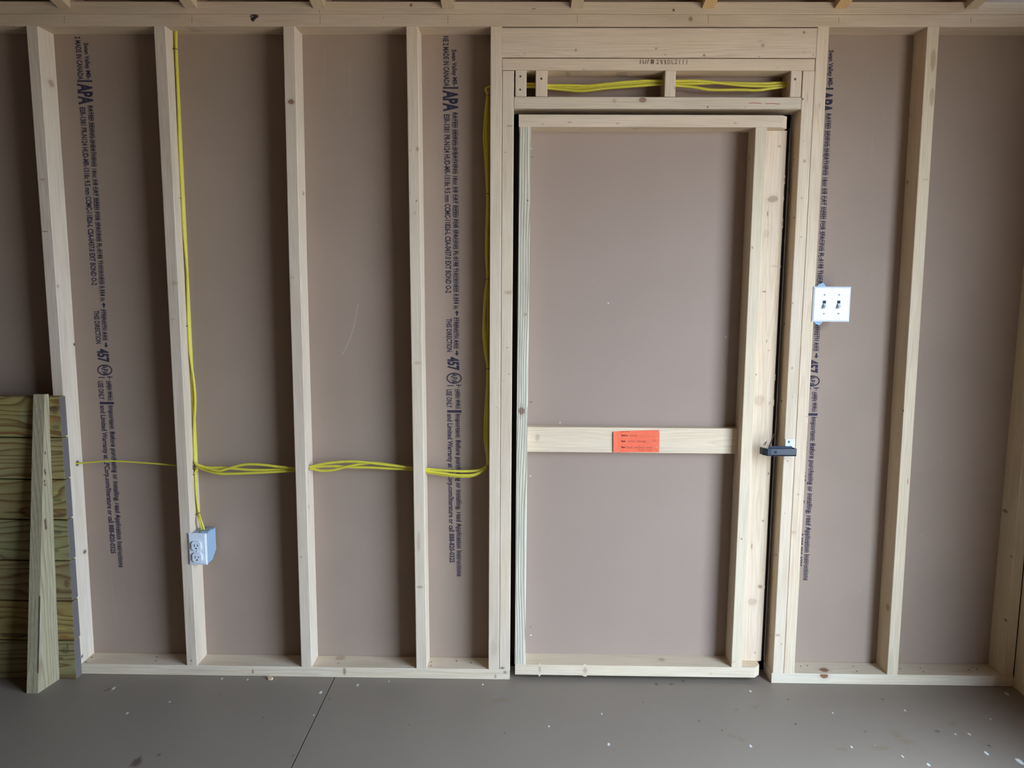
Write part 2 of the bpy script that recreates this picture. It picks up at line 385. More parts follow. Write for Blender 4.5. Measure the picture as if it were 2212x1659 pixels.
b = MB()      # sheathing with the door opening
TX0, TX1, TZ = -0.030, 0.9035, 1.990      # rough opening
ZW = RZ+0.066
b.box((XL, 0, -0.02), (TX0, 0.012, ZW), 'sheath')
b.box((TX1, 0, -0.02), (XR+D, 0.012, ZW), 'sheath')
b.box((TX0, 0, TZ), (TX1, 0.012, ZW), 'sheath')
b.surf('sheath')
SCR = srgb(196, 182, 166)
def scr(pts, w=0.0016, al=0.3):
    b.ribbon(spline([P(x, y, 0)-Y3*0.0002 for x, y in pts], 4), -Y3, w, SCR, al)
scr([(738, 768), (755, 735), (768, 690), (773, 655)], 0.002, 0.55); scr([(700, 200), (703, 100)], 0.0016, 0.2); scr([(758, 250), (755, 130)], 0.0016, 0.25)
scr([(240, 1240), (246, 1300), (252, 1350)], 0.003, 0.15); scr([(262, 1258), (271, 1282)], 0.0016, 0.25); scr([(1888, 280), (1880, 350)], 0.001, 0.3)
for k in range(70):
    x = random.uniform(-1.55, 1.6); z = random.uniform(0.1, 2.1)
    if TX0-0.02 < x < TX1+0.02: continue
    r = random.uniform(0.0012, 0.003); b.blob(Vector((x, -0.0002, z)), X3*r, Z3*r*random.uniform(1, 2.5), SCR, random.uniform(0.15, 0.4), 0.3, 8)
wall_back = structure(b, 'wall_back', label='brown siding sheets behind the studs of the far wall', category='wall')

b = MB(); b.box((XR+D, OPEN_Y0, -0.02), (XR+D+0.012, 0.012, T+0.05), 'sheath'); b.box((XR+D, YF, -0.02), (XR+D+0.012, OPEN_Y1, T+0.05), 'sheath')
b.box((XR+D, OPEN_Y1, OPEN_Z), (XR+D+0.012, OPEN_Y0, T+0.05), 'sheath')
b.prism([(XR+D, 0.012, T+0.05), (XR+D, YF, T+0.05), (XR+D, YR, RZ+0.12+SLOPE*1.83)], X3*0.012, 'sheath')
structure(b, 'wall_right', label='brown sheathed right wall with the wide garage opening', category='wall')
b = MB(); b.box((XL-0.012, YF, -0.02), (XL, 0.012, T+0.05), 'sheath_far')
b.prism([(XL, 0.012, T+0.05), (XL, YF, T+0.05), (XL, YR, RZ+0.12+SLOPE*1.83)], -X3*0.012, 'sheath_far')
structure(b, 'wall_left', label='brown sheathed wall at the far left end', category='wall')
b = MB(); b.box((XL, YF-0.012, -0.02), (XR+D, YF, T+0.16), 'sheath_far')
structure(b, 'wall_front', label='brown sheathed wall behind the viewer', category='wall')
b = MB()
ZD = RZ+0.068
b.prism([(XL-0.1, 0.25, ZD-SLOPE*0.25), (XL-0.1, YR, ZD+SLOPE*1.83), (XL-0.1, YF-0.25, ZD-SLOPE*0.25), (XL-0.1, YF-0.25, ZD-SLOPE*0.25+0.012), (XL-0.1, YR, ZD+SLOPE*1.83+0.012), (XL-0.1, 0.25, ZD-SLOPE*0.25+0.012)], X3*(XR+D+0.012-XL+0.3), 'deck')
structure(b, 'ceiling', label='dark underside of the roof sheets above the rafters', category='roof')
b = MB(); b.box((-30, -30, -0.35), (40, 30, -0.30), 'ground')
structure(b, 'ground', label='gravel ground outside the shed', category='ground')

# ------------------------------------------------------------------ printed lettering on the siding sheets
INK = (0.030, 0.026, 0.050)
XREF, XREF2, ZREF = -0.22597, -0.2155, 2.17747      # 'Swan' line of the middle sheet
def lettering(dx, dz, clipz=None):
    b = MB(); off = Vector((dx, -0.0007, dz)); dn = -Z3
    def seg(body, x, y0, y1, hpx, ghost=0, bold=0.0, al=1.0):
        # x is the pixel of the letter centre line at y0 and y1
        xa, xb = x if isinstance(x, tuple) else (x, x)
        h = hpx/620.0
        a = P(xa, y0, 0); e = P(xb, y1, 0); a = a - X3*h/2; e = e - X3*h/2
        put_text(b, body, a, e, h, X3, off, INK, al, bold=bold)
        if ghost: put_text(b, body, a+X3*h*0.55-Z3*0.001, e+X3*h*0.55, h*0.9, X3, off-Y3*0.0002, INK, al*0.8, bold=bold)
    def bar(x0, x1, y0, y1):
        p0 = P(x0, y0, 0); p1 = P(x1, y1, 0)
        b.add([(p0.x, 0, p0.z), (p1.x, 0, p0.z), (p1.x, 0, p1.z), (p0.x, 0, p1.z)], [[0, 1, 2, 3]], 'ink', tone=(*INK, 0.95))
        for v in b.v[-4:]: v += off
    T0 = P(960, 75, 0).z
    seg('INE 2 MADE IN CANADA' if dz > 1 else 'NE 2 MADE IN CANADA', (963, 965), 78, 187, 11, bold=0.03)
    seg('Swan Valley MB-', (981, 983), 107, 186, 9, 0, 0.03)
    bar(957, 990, 188, 192)
    seg('APA', (973, 974), 195, 241, 29, bold=0.045)
    seg('ESR-1381 PR-N124 HUD-MR-1318c 9.5 mm CCMC-11826-L CSA-0437.0 EXT BOND O-2', (965, 969), 247, 633, 11.5, bold=0.03)
    seg('RATED SIDING-SHEATHING 16oc 3/8 CAT SIZED FOR SPACING PL-0198 THICKNESS 0.354 in.', (981, 984), 243, 669, 8, 1, 0.022)
    seg('STRENGTH AXIS', (984, 984), 685, 753, 8, 1, 0.022)
    for y, sg in ((676, -1), (763, 1)):
        c = P(987, y, 0)+off; r = 0.009
        b.add([c-Z3*sg*r, c+X3*0.008+Z3*0, c+X3*0.003+Z3*0, c+X3*0.003+Z3*sg*r, c-X3*0.003+Z3*sg*r, c-X3*0.003+Z3*0, c-X3*0.008+Z3*0], [[0, 1, 2], [0, 2, 5], [0, 5, 6], [2, 3, 4, 5]], 'ink', tone=(*INK, 0.95))
    seg('THIS DIRECTION', (970, 971), 688, 760, 11, bold=0.03)
    seg('457', (979, 980), 771, 800, 23, bold=0.045)
    c = P(981, 817, 0)+off; ring = [c+X3*0.025*math.cos(t)+Z3*0.0175*math.sin(t) for t in [2*math.pi*k/28 for k in range(29)]]
    b.ribbon(ring, -Y3, 0.0042, INK, 0.95, 'ink')
    seg('APA', (981, 981), 806, 828, 13, bold=0.02)
    bar(966, 980, 832, 834); bar(985, 997, 831, 833); bar(990, 991.5, 831, 838)
    seg('OPEN WALL', (986, 989), 840, 884, 8, 1, 0.022); seg('USE ONLY', (970, 971), 841, 881, 11.5, bold=0.03)
    bar(966, 997, 886, 891.5)
    seg('Important: Before purchasing or installing, read Application Instructions', (988, 991), 894, 1245, 8, 1, 0.022)
    seg('and Limited Warranty at LPCorp.com/literature or call 888-820-0325', (972, 977), 894, 1215, 11, bold=0.03)
    # nothing is printed above the plate or behind the trimmer studs
    zt = T-0.001; keep = []
    for f, mi, sm in zip(b.f, b.mi, b.sm):
        if all(b.v[i].z < zt for i in f): keep.append((f, mi, sm))
    b.f = [k[0] for k in keep]; b.mi = [k[1] for k in keep]; b.sm = [k[2] for k in keep]
    return b
for dx, dz in ((0, 0), (-1.4623+0.2260, 0.0195), (1.0248+0.2260, 0.0000)):
    lettering(dx, dz).build('printed_lettering', wall_back)

# ------------------------------------------------------------------ framing lumber, one object per stick
def pencil(b, px, py0, py1, at=-D):
    b.ribbon([P(px, py0, at)-Y3*0.0002, P(px, py1, at)-Y3*0.0002], -Y3, 0.0014, srgb(70, 60, 55), 0.75)
def stick(name, label, cat, path, au, av, w, d, group=None, knots=(), mat='pine', tone=(1, 1, 1), seed=1, bev=0.0025, extra=None, origin=None, kind=None):
    b = MB(); b.sweep(path, au, av, w, d, mat, bev, tone, seed)
    for k in knots: b.knot(*k[0], **k[1]) if isinstance(k[0], tuple) else b.knot(*k)
    if extra: extra(b)
    pr = dict(label=label, category=cat)
    if group: pr['group'] = group
    return b.build(name, origin=origin or path[0], **pr)
def stud(label, top, bot, z0=TH, z1=T, knots=(), tone=(1, 1, 1), seed=1, mid=None, mat='pine', name='wall_stud', cat='stud', group='vertical studs of the far wall', extra=None, w=TH, touch=None):
    """top, bot (and mid): pixels of the front left edge, on the plane of the studs' front faces"""
    pts = [P(*bot, -D)] + ([P(*mid, -D)] if mid else []) + [P(*top, -D)]
    def xat(z):
        for a, c in zip(pts, pts[1:]):
            if z <= c.z or c is pts[-1]: return a.x + (c.x-a.x)*(z-a.z)/(c.z-a.z)
    if touch: x_at = lambda z: touch(z)+0.0006
    else: x_at = xat
    zs = [z0, (z0*2+z1)/3, (z0+z1*2)/3, z1]
    path = [Vector((x_at(z)+w/2, -D/2, z)) for z in zs]
    o = stick(name, label, cat, path, X3, Y3, w, D, group, knots, mat, tone, seed, extra=extra)
    return o, (lambda z: x_at(z)+w)
FK = lambda x, y, rx, ry, dk=0.5, **k: ((x, y, rx, ry, dk), k)
HOLE = srgb(45, 35, 30)
def drill(px, py, at, side):
    def f(b):
        n = {'+': X3, '-': -X3}[side]
        c = PX(px, py, at)+n*0.0002
        if b.gcf: c = c + X3*(n.x*(b.cuv[2]/2+0.0002)-(b.gcf(c).y-b.cuv[4]))
        b.blob(c, Y3*0.012, Z3*0.011, HOLE, 0.9, 0.8, jag=0.05)
        for k in range(9):
            t = random.uniform(0, 6.28); r = random.uniform(0.011, 0.022)
            b.ribbon([c+n*0.0003+Y3*math.cos(t)*0.009+Z3*math.sin(t)*0.009, c+n*0.0003+Y3*math.cos(t)*r+Z3*math.sin(t)*r], n, 0.0011, srgb(215, 205, 185) if k % 2 else srgb(80, 65, 55), 0.8)
    return f
s1, X1 = stud('pale knotty stud behind the stacked deck boards at far left', (56, 57), (152.5, 1434), tone=(0.98, 0.99, 1.0), seed=11, mid=(111, 800),
    knots=[FK(112, 180, 3.2, 9, 0.5, plane='X+', at=-1.5689), FK(92, 388, 7, 3, 0.35), FK(97, 500, 9, 1.6, 0.65, halo=False), FK(124, 618, 2, 5, 0.4, plane='X+', at=-1.5689), FK(160, 744, 1.2, 4, 0.9, plane='X+', at=-1.5689, col=srgb(60, 45, 40)), FK(183, 1192, 2, 5.5, 0.8, plane='X+', at=-1.5689, col=srgb(70, 55, 50)), FK(178, 1418, 1.5, 4, 0.8, plane='X+', at=-1.5689, col=srgb(70, 55, 60))],
    extra=lambda b: (drill(166, 1001, -1.5689, '+')(b)))
s2, X2 = stud('stud carrying the white outlet box and a vertical run of yellow cables', (331.6, 57), (403, 1435), tone=(0.97, 0.96, 0.95), seed=12, mid=(370.7, 800),
    knots=[FK(378, 612, 7, 5, 0.28), FK(372, 690, 9, 3, 0.22), FK(413, 1427, 2, 3, 0.7)],
    extra=drill(417, 1010, -1.1536, '+'))
s3, X3_ = stud('stud with a dark round knot near its top, between outlet stud and centre', (611, 58), (650.5, 1440), tone=(0.98, 0.97, 0.96), seed=13, mid=(622.5, 525),
    knots=[FK(629, 220, 8, 6.5, 0.85), FK(655, 418, 2, 5, 0.6, plane='X+', at=-0.738), FK(630, 600, 7, 3, 0.2), FK(667, 1095, 1.5, 5, 0.4, plane='X+', at=-0.738), FK(651, 1203, 1.5, 2, 0.8), FK(666, 1040, 1, 1.2, 0.9, plane='X+', at=-0.738, halo=False)],
    extra=drill(668, 1010, -0.738, '+'))
s4, X4 = stud('fourth stud from the left, brown knots on its face, cables passing through', (877, 58), (899, 1443), tone=(1.0, 0.985, 0.955), seed=14,
    knots=[FK(902, 322, 4, 5, 0.5), FK(885, 325, 2.5, 3, 0.3), FK(900, 434, 2.4, 3, 0.55), FK(886, 418, 1.5, 1.5, 0.6), FK(897, 460, 2, 6, 0.3), FK(902, 784, 9, 4, 0.3), FK(907, 1268, 9, 3, 0.5), FK(905, 1170, 5, 30, 0.25, halo=False)],
    extra=drill(921, 1018, -0.328, '+'))
s5, X5 = stud('left king stud beside the door, nailed to the trimmer stud', (1059.5, 59), (1055, 1445), tone=(1.0, 0.975, 0.94), seed=15,
    knots=[FK(1072, 880, 1.2, 1.2, 0.8, halo=False), FK(1066, 1400, 9, 25, 0.15)], group='studs framing the door opening', name='king_stud')
tr1, _ = stud('left trimmer stud under the door header, with a brown smudge at its foot', (1083.7, 59), (1078.3, 1445), z1=2.0869, tone=(1.01, 0.985, 0.94), seed=16,
    knots=[FK(1101, 272, 8, 2, 0.45), FK(1092, 329, 2, 1.4, 0.5), FK(1098, 632, 10, 5, 0.35), FK(1096, 751, 3, 1.6, 0.5), FK(1099, 808, 3, 1.4, 0.5), FK(1088, 822, 1.5, 1.5, 0.4), FK(1085, 1443, 6, 3.5, 0.7, col=srgb(90, 80, 75))],
    name='trimmer_stud', group='studs framing the door opening', touch=X5)
tr2, XT2 = stud('right trimmer stud behind the black latch', (1739.5, 59), (1669, 1454), z1=2.0880, tone=(1.02, 1.0, 0.95), seed=18,
    knots=[FK(1738, 348, 3.5, 4, 0.5), FK(1736, 305, 2, 2, 0.3), FK(1732, 428, 1.6, 2, 0.6), FK(1731, 512, 1.6, 2, 0.6), FK(1734, 214, 2, 3, 0.8, col=HOLE), FK(1744, 210, 1.2, 14, 0.4, halo=False), FK(1712, 655, 2, 2, 0.6), FK(1711, 795, 2, 2.4, 0.6), FK(1712, 857, 2, 2, 0.25), FK(1701, 996, 2, 2, 0.7), FK(1696, 1109, 1.5, 1.5, 0.6), FK(1680, 1372, 6, 4, 0.4), FK(1688, 1391, 2, 2, 0.5),
           FK(1716, 470, 2, 1.5, 0.7, plane='X-', at=0.9035), FK(1695, 700, 1, 2, 0.8, plane='X-', at=0.9035), FK(1688, 866, 1.2, 2, 0.9, plane='X-', at=0.9035, col=HOLE), FK(1676, 1198, 1.2, 2, 0.7, plane='X-', at=0.9035), FK(1663, 1372, 1.2, 2, 0.7, plane='X-', at=0.9035), FK(1715, 345, 1.5, 4, 0.4, plane='X-', at=0.9035)],
    name='trimmer_stud', group='studs framing the door opening')
ks, _ = stud('right king stud beside the door, next to the light switch', (1765.5, 59), (1693.3, 1454), tone=(1.02, 0.98, 0.90), seed=17,
    knots=[FK(1770, 228, 1.2, 8, 0.5, halo=False), FK(1724, 1068, 3, 1.5, 0.5), FK(1745, 900, 9, 2, 0.2), FK(1712, 1150, 8, 5, 0.25)],
    name='king_stud', group='studs framing the door opening', touch=XT2)
XS8 = P(1960, 780, -D).x
s8, _ = stud('leaning stud right of the light switch, small dark knot on its edge', (2003.7, 57), (1916, 1458), tone=(1.0, 0.99, 0.90), seed=19,
    knots=[FK(2016, 130, 7, 26, 0.4, halo=False), FK(2013, 210, 6, 22, 0.35, halo=False), FK(1949, 887, 3.4, 3.4, 0.95, col=srgb(30, 22, 18)), FK(1999, 388, 8, 2, 0.25), FK(1961, 1040, 1.6, 8, 0.7, halo=False, col=srgb(190, 110, 70)), FK(1968, 252, 1.2, 2, 0.6, plane='X-', at=1.299), FK(1961, 394, 1.2, 4, 0.6, plane='X-', at=1.296), FK(1903, 1312, 2, 9, 0.5, plane='X-', at=1.282)])
s9, _ = stud('corner stud at the far right end of the wall', (2247.2, 60), (2168.8, 1462), tone=(0.96, 0.96, 0.86), seed=20, z1=T, touch=lambda z: XR-TH-0.0012,
    knots=[FK(2172, 1104, 2.2, 5, 0.7, plane='X-', at=1.7134), FK(2187, 1203, 1.6, 2.4, 0.7, plane='X-', at=1.7134), FK(2174, 1340, 1.8, 4, 0.75, plane='X-', at=1.7134)])

def plate(name, label, x0, x1, zc, y=-D/2, cat='plate', **k):
    xs = [x0+(x1-x0)*i/4 for i in range(5)]
    return stick(name, label, cat, [Vector((x, y, zc)) for x in xs], Y3, Z3, D, TH, **k)
nail = dict(plane='Z', at=TH, halo=False, col=HOLE)
plate('bottom_plate', 'pale bottom plate lying along the floor, left of the door', XL, -0.0285, TH/2, tone=(0.98, 0.97, 0.92), seed=31,
      knots=[FK(546, 1451, 3, 6, 0.6), FK(744, 1450, 4, 10, 0.65), FK(735, 1421, 14, 6, 0.4, plane='Z', at=TH), FK(1070, 1461, 3, 6, 0.55), FK(1091, 1452, 5, 4, 0.6, col=srgb(95, 85, 85)),
             FK(198, 1420, 3, 1.3, 0.9, **nail), FK(186, 1430, 3, 1.3, 0.9, **nail), FK(339, 1419, 2.4, 1.2, 0.9, **nail), FK(337, 1428, 2.4, 1.2, 0.9, **nail), FK(731, 1433, 1.6, 1.2, 0.8, **nail), FK(932, 1430, 1.6, 1.2, 0.9, **nail), FK(931, 1438, 1.6, 1.2, 0.9, **nail), FK(986, 1428, 2, 1.3, 0.9, **nail), FK(1017, 1432, 2, 1.3, 0.9, **nail), FK(318, 1436.5, 1.4, 1, 0.9, halo=False, col=HOLE)])
BPX = P(1666.3, 1475, -D).x
plate('bottom_plate', 'bluish white bottom plate right of the door, large round knot at its edge', BPX, XR, TH/2, tone=(0.97, 1.0, 0.97), seed=33,
      knots=[FK(1780, 1459, 12, 9, 0.95), FK(1780, 1447, 12, 5, 0.85, plane='Z', at=TH), FK(1730, 1439, 2, 1.2, 0.9, **nail), FK(1744, 1438, 2, 1.2, 0.9, **nail), FK(1843, 1439, 2, 1.2, 0.9, **nail), FK(1851, 1450, 2, 1.2, 0.9, **nail), FK(1945, 1445, 2, 1.2, 0.9, **nail), FK(1988, 1443, 2, 1.2, 0.9, **nail), FK(1995, 1451, 2, 1.2, 0.9, **nail), FK(2093, 1447, 4, 1.4, 0.7, **nail), FK(2110, 1446, 4, 1.4, 0.6, **nail), FK(2099, 1442, 4, 1.2, 0.6, **nail)])
def low_marks(b):
    for x in (139, 414.6, 691.5, 967.5, 1247, 1530, 1812, 2097): pencil(b, x, 33 if x < 1700 else 36, 50)
    b.ribbon([P(547, 36, -D)-Y3*0.0002, P(551, 42, -D)-Y3*0.0002], -Y3, 0.020, srgb(25, 20, 20), 0.95)
    b.blob(P(550, 35, -D)-Y3*0.0002, X3*0.017, Z3*0.008, srgb(22, 18, 18), 0.95, 0.7)
    b.blob(P(546, 41, -D)-Y3*0.0002, X3*0.008, Z3*0.009, srgb(22, 18, 18), 0.95, 0.7)
    for dx in (405, 412, 420): b.ribbon([PZ(dx, 60, T)-Z3*0.0002, PZ(dx+14, 69, T)-Z3*0.0002], -Z3, 0.004, srgb(90, 85, 80), 0.5)
plate('top_plate', 'lower top plate resting on the studs, pencil marks and a black spot', XL, XR, T+TH/2, tone=(0.90, 0.86, 0.80), seed=35,
      knots=[FK(1492, 41, 5, 5.5, 0.65), FK(828, 38.5, 1.5, 1.5, 0.6), FK(608, 70, 2, 1.5, 0.8, plane='Z-', at=T, col=HOLE), FK(30, 58, 3, 1.2, 0.8, plane='Z-', at=T, col=HOLE)], extra=low_marks, group='top plates running under the rafters')
def up_marks(b): pencil(b, 689.5, 20, 29)
plate('top_plate', 'upper top plate notched by the rafters, small round knot', XL, XR, T+TH*1.5, tone=(0.88, 0.84, 0.78), seed=36,
      knots=[FK(888, 11, 4, 4.4, 0.8, halo=False), FK(1455, 22, 2.6, 3, 0.9, col=HOLE), FK(1153, 19, 6, 1.2, 0.7, halo=False)], extra=up_marks, group='top plates running under the rafters')

# door header group
HX0, HX1 = P(1084.6, 100, -D).x, P(1763.8, 90, -D).x
zt, zb = P(1420, 59.5, -D).z, P(1420, 124.8, -D).z
def hb(b):
    pass
stick('door_header', 'wide flat header board above the door, scattered small knots', 'header', [Vector((x, -D/2, (zt+zb)/2)) for x in (HX0, 0.2, 0.6, HX1)], Y3, Z3, D, zt-zb-0.0008,
      knots=[FK(1244, 108, 3, 3.5, 0.5), FK(1133, 116, 1.5, 1.5, 0.5), FK(1417, 105, 2.4, 2.4, 0.55), FK(1437, 118, 2, 2, 0.5), FK(1521, 119.5, 3.4, 3, 0.7), FK(1648, 98, 4.5, 4, 0.5), FK(1643, 88.5, 5, 1.2, 0.4), FK(1737, 70, 3, 3, 0.7), FK(1757, 118.5, 1.8, 1.8, 0.6), FK(1737, 113, 4, 1, 0.4), FK(1640, 123, 3, 1.4, 0.5)], tone=(1.0, 0.965, 0.91), seed=41)
STROKES = {'M': [[(0, 0), (.15, 1), (.45, .15), (.75, 1), (.95, .05)]], 'N': [[(0, 0), (.15, .95), (.6, .05), (.9, 1)]],
           '#': [[(.3, 0), (.4, 1)], [(.7, 0), (.85, 1)], [(0, .3), (1, .35)], [(0, .7), (1, .72)]],
           '2': [[(.05, .8), (.35, 1), (.7, .85), (.6, .45), (0, .05), (.45, .15), (.95, .12)]],
           '8': [[(.75, .85), (.35, .95), (.1, .72), (.7, .4), (.85, .12), (.55, 0), (.45, .3), (.85, .85)]],
           '0': [[(.5, 1), (.1, .65), (.15, .2), (.5, .03), (.9, .35), (.8, .8), (.45, 1)]],
           '6': [[(.4, 1), (.1, .3), (.45, 0), (.9, .35), (.55, .45)]], '1': [[(.55, 1), (.4, 0)]]}
def handwriting(b, body, x0, x1, y0, y1, at, w, col, al):
    """marker strokes; characters spread between the given edges"""
    n = len(body)
    for i, ch in enumerate(body):
        if ch == ' ': continue
        a = x0+(x1-x0)*i/n; c = a+(x1-x0)/n*0.72
        for st in STROKES[ch]:
            b.ribbon([P(a+(c-a)*u, y1+(y0-y1)*v, at)-Y3*0.0002 for u, v in st], -Y3, w, col, al)
zt2, zb2 = P(1420, 126.0, -D).z, P(1420, 152.3, -D).z
def hand(b):
    handwriting(b, 'MN#', 1382.5, 1416, 128, 138.6, -D, 0.0027, srgb(62, 44, 40), 0.95)
    handwriting(b, '288062111', 1418, 1489, 129, 139, -D, 0.0022, srgb(75, 58, 52), 0.85)
    for x, y in ((1222, 156), (1331, 157)):
        for k in range(3): b.ribbon([PZ(x, y+k*3.4, zb2)-Z3*0.0002, PZ(x+(10 if x < 1300 else 24), y+k*3.4, zb2)-Z3*0.0002], -Z3, 0.007, srgb(80, 85, 105), 0.55)
stick('header_plate', 'narrow plate under the header with a handwritten number', 'header', [Vector((x, -D/2, (zt2+zb2)/2)) for x in (P(1085.5, 138, -D).x, 0.3, P(1760, 138, -D).x)], Y3, Z3, D, zt2-zb2-0.0006,
      knots=[FK(1261, 149.5, 2, 1.6, 0.5), FK(1680, 146, 3, 2, 0.25)], tone=(1.0, 0.95, 0.87), seed=42, extra=hand)
ZC1 = zb2; ZC0 = P(1420, 209.2, -D).z
def cripple(label, xa, xb, knots=(), y0=-D, tone=(1, 0.97, 0.92), seed=1, ex=None):
    cx = (P(xa, 180, -D).x+P(xb, 180, -D).x)/2
    w = P(xb, 180, -D).x-P(xa, 180, -D).x
    stick('cripple_block', label, 'block', [Vector((cx, -D/2, ZC0+0.0006)), Vector((cx, -D/2, ZC1-0.0003))], X3, Y3, w, D, 'short blocks in the gap above the door', knots, 'pine', tone, seed, extra=ex)
nl = dict(halo=False, col=HOLE)
cripple('leftmost short block above the door with two nail holes', 1113, 1137.3, [FK(1124, 165, 2.6, 2.6, 0.95, **nl), FK(1123.5, 193.5, 2.6, 2.6, 0.95, **nl)], tone=(1, 0.98, 0.93), seed=51)
cripple('second short block above the door, one nail hole near its top', 1157, 1182.6, [FK(1169.5, 170, 3, 3, 0.95, **nl)], seed=52, tone=(1.02, 0.98, 0.92))
cripple('short block above the middle of the door between the cable runs', 1436, 1459.6, [FK(1457, 190, 1.2, 5, 0.5, **nl)], seed=53,
        ex=lambda b: b.blob(PX(1424, 182, P(1436, 180, -D).x)-X3*0.0002, Y3*0.013, Z3*0.013, HOLE, 0.9, 0.7))
cripple('rightmost short block above the door where the cables end', 1707.5, 1731.5, [FK(1717.5, 171, 3, 3, 0.9, **nl)], seed=54,
        ex=lambda b: b.blob(PX(1696, 184, P(1707.5, 180, -D).x)-X3*0.0002, Y3*0.014, Z3*0.013, HOLE, 0.95, 0.7))
zt3, zb3 = ZC0, P(1420, 235.2, -D).z
RED = srgb(165, 70, 50)
def redmarks(b):
    for x0, x1, y in ((1617, 1645, 223), (1653, 1685, 224.2)): b.ribbon([P(x0, y, -D)-Y3*0.0002, P((x0+x1)/2, y-.8, -D)-Y3*0.0002, P(x1, y+.6, -D)-Y3*0.0002], -Y3, 0.0022, RED, 0.85)
stick('head_jamb_plate', 'greyish crosspiece over the door with two short red dashes', 'header', [Vector((x, -D/2, (zt3+zb3)/2)) for x in (P(1110.6, 222, -D).x, 0.1, 0.4, 0.7, 0.9025)], Y3, Z3, D, zt3-zb3,
      knots=[FK(1388, 215.5, 10, 7, 0.75), FK(1327, 218, 5, 5, 0.35), FK(1528.5, 231.5, 2.2, 2.2, 0.9), FK(1610, 232, 1.5, 1, 0.6)], tone=(0.93, 0.93, 0.90), seed=43, extra=redmarks)

# ------------------------------------------------------------------ rafters
MK = [(-1.4599, 'rafter end above the first bay, furthest left'), (-1.0480, 'rafter end above the outlet stud'), (-0.6342, 'rafter end beside the pencil mark over the third stud'),
      (-0.2192, 'grainy rafter end just left of the door'), (0.1929, 'rafter end straight above the left part of the header'), (0.6104, 'orange rafter end above the right part of the door'),
      (1.0301, 'rafter end above the light switch'), (1.4432, 'rafter end nearest the right corner')]
for i, (xr, lab) in enumerate(MK):
    b = MB(); zh = 2.2780; x0 = xr-TH
    yr = YR+0.02; dz = 0.091
    prof = [(-D, zh), (yr, zh+SLOPE*(-D-yr)), (yr, zh+SLOPE*(-D-yr)+dz), (-D, zh+dz), (-0.0008, zh+dz-SLOPE*(D)), (-0.0008, RZ+0.0005), (-D-0.0006, RZ+0.0005)]
    prof[0] = (-D-0.0006, zh)
    off = random.Random(i).uniform(0, 9)
    b.prism([(x0, y, z) for y, z in prof], X3*TH, 'pine', tone=(1.0, 0.80, 0.50, 1) if i in (5, 6) else (0.90, 0.85, 0.74, 1), gcf=lambda v: Vector((v.y+off, v.z-2.2, v.x-xr+0.06)))
    b.build('rafter', origin=(x0+TH/2, -D, zh), label='pine ' + lab, category='rafter', group='notched rafters sitting on the top plate')

# ------------------------------------------------------------------ framing of the right hand wall that shows in the corner
bpr = stick('bottom_plate', 'bottom plate of the right wall running out of the corner', 'plate', [Vector((XR+D/2, -D-0.0005, TH/2)), Vector((XR+D/2, OPEN_Y0, TH/2))], X3, Z3, D, TH, tone=(0.96, 0.93, 0.80), seed=61)
stick('wall_stud', 'corner stud of the right wall, nearer of the pair, cut off by the frame', 'stud', [Vector((XR+D/2, -D-TH*1.5-0.001, TH)), Vector((XR+D/2, -D-TH*1.5-0.001, T))], X3, Y3, D, TH, tone=(0.95, 0.92, 0.80), seed=62, group='studs of the right wall')
stick('wall_stud', 'corner stud of the right wall touching the far wall', 'stud', [Vector((XR+D/2, -D-TH*0.5-0.0005, TH)), Vector((XR+D/2, -D-TH*0.5-0.0005, T))], X3, Y3, D, TH-0.0006, tone=(0.95, 0.92, 0.80), seed=63, group='studs of the right wall')
stick('wall_stud', 'stud beside the garage opening of the right wall', 'stud', [Vector((XR+D/2, OPEN_Y0+TH/2, TH)), Vector((XR+D/2, OPEN_Y0+TH/2, T))], X3, Y3, D, TH, seed=64, group='studs of the right wall')
stick('top_plate', 'top plate of the right wall meeting the corner', 'plate', [Vector((XR+D/2, -D-0.0005, T+TH/2)), Vector((XR+D/2, YF, T+TH/2))], X3, Z3, D, TH, tone=(0.9, 0.86, 0.8), seed=65)

# ------------------------------------------------------------------ the door
dz0, dz1 = 0.0200, 1.9507; dx0 = -0.0095; dx1 = P(1701.5, 300, -0.042).x; FY = -D+0.001
door = empty('door_1', (dx0, 0, dz0), kind='structure', label='framed man door of brown panel and pale lumber', category='door')
b = MB(); b.box((dx0+0.004, -0.002, dz0+0.004), (dx1, 0.010, dz1-0.004), 'sheath_warm')
b.surf('sheath_warm')
def dscr(pts, w=0.0016, al=0.3): b.ribbon(spline([P(x, y, -0.002)-Y3*0.0002 for x, y in pts], 4), -Y3, w, SCR, al)
dscr([(1520, 1030), (1546, 1047), (1560, 1048)], 0.001, 0.3); dscr([(1508, 1240), (1530, 1190)], 0.001, 0.25); dscr([(1560, 770), (1568, 800)], 0.002, 0.35)
for x, y, r, c in ((1145, 869, 2.2, RED), (1148, 868, 2, BRN), (1150, 339, 2, BRN), (1148, 321, 1.5, WHT), (1147, 1372, 2.4, WHT), (1146, 1354, 1.8, BRN), (1146, 1028, 2, WHT), (1210, 913, 2, WHT), (1314, 655, 2, WHT), (1568, 728, 3, SCR)):
    b.blob(P(x, y, -0.002)-Y3*0.0002, X3*r/640, Z3*r/640, c, 0.75, 0.5)
b.build('door_panel', door)
def part(name, path, au, av, w, d, knots=(), mat='pine', tone=(1, 1, 1), seed=1, bev=0.0025, label=None, par=door):
    b = MB(); b.sweep(path, au, av, w, d, mat, bev, tone, seed)
    for k in knots: b.knot(*k[0], **k[1])
    o = b.build(name, par)
    if label: o['label'] = label
    return o
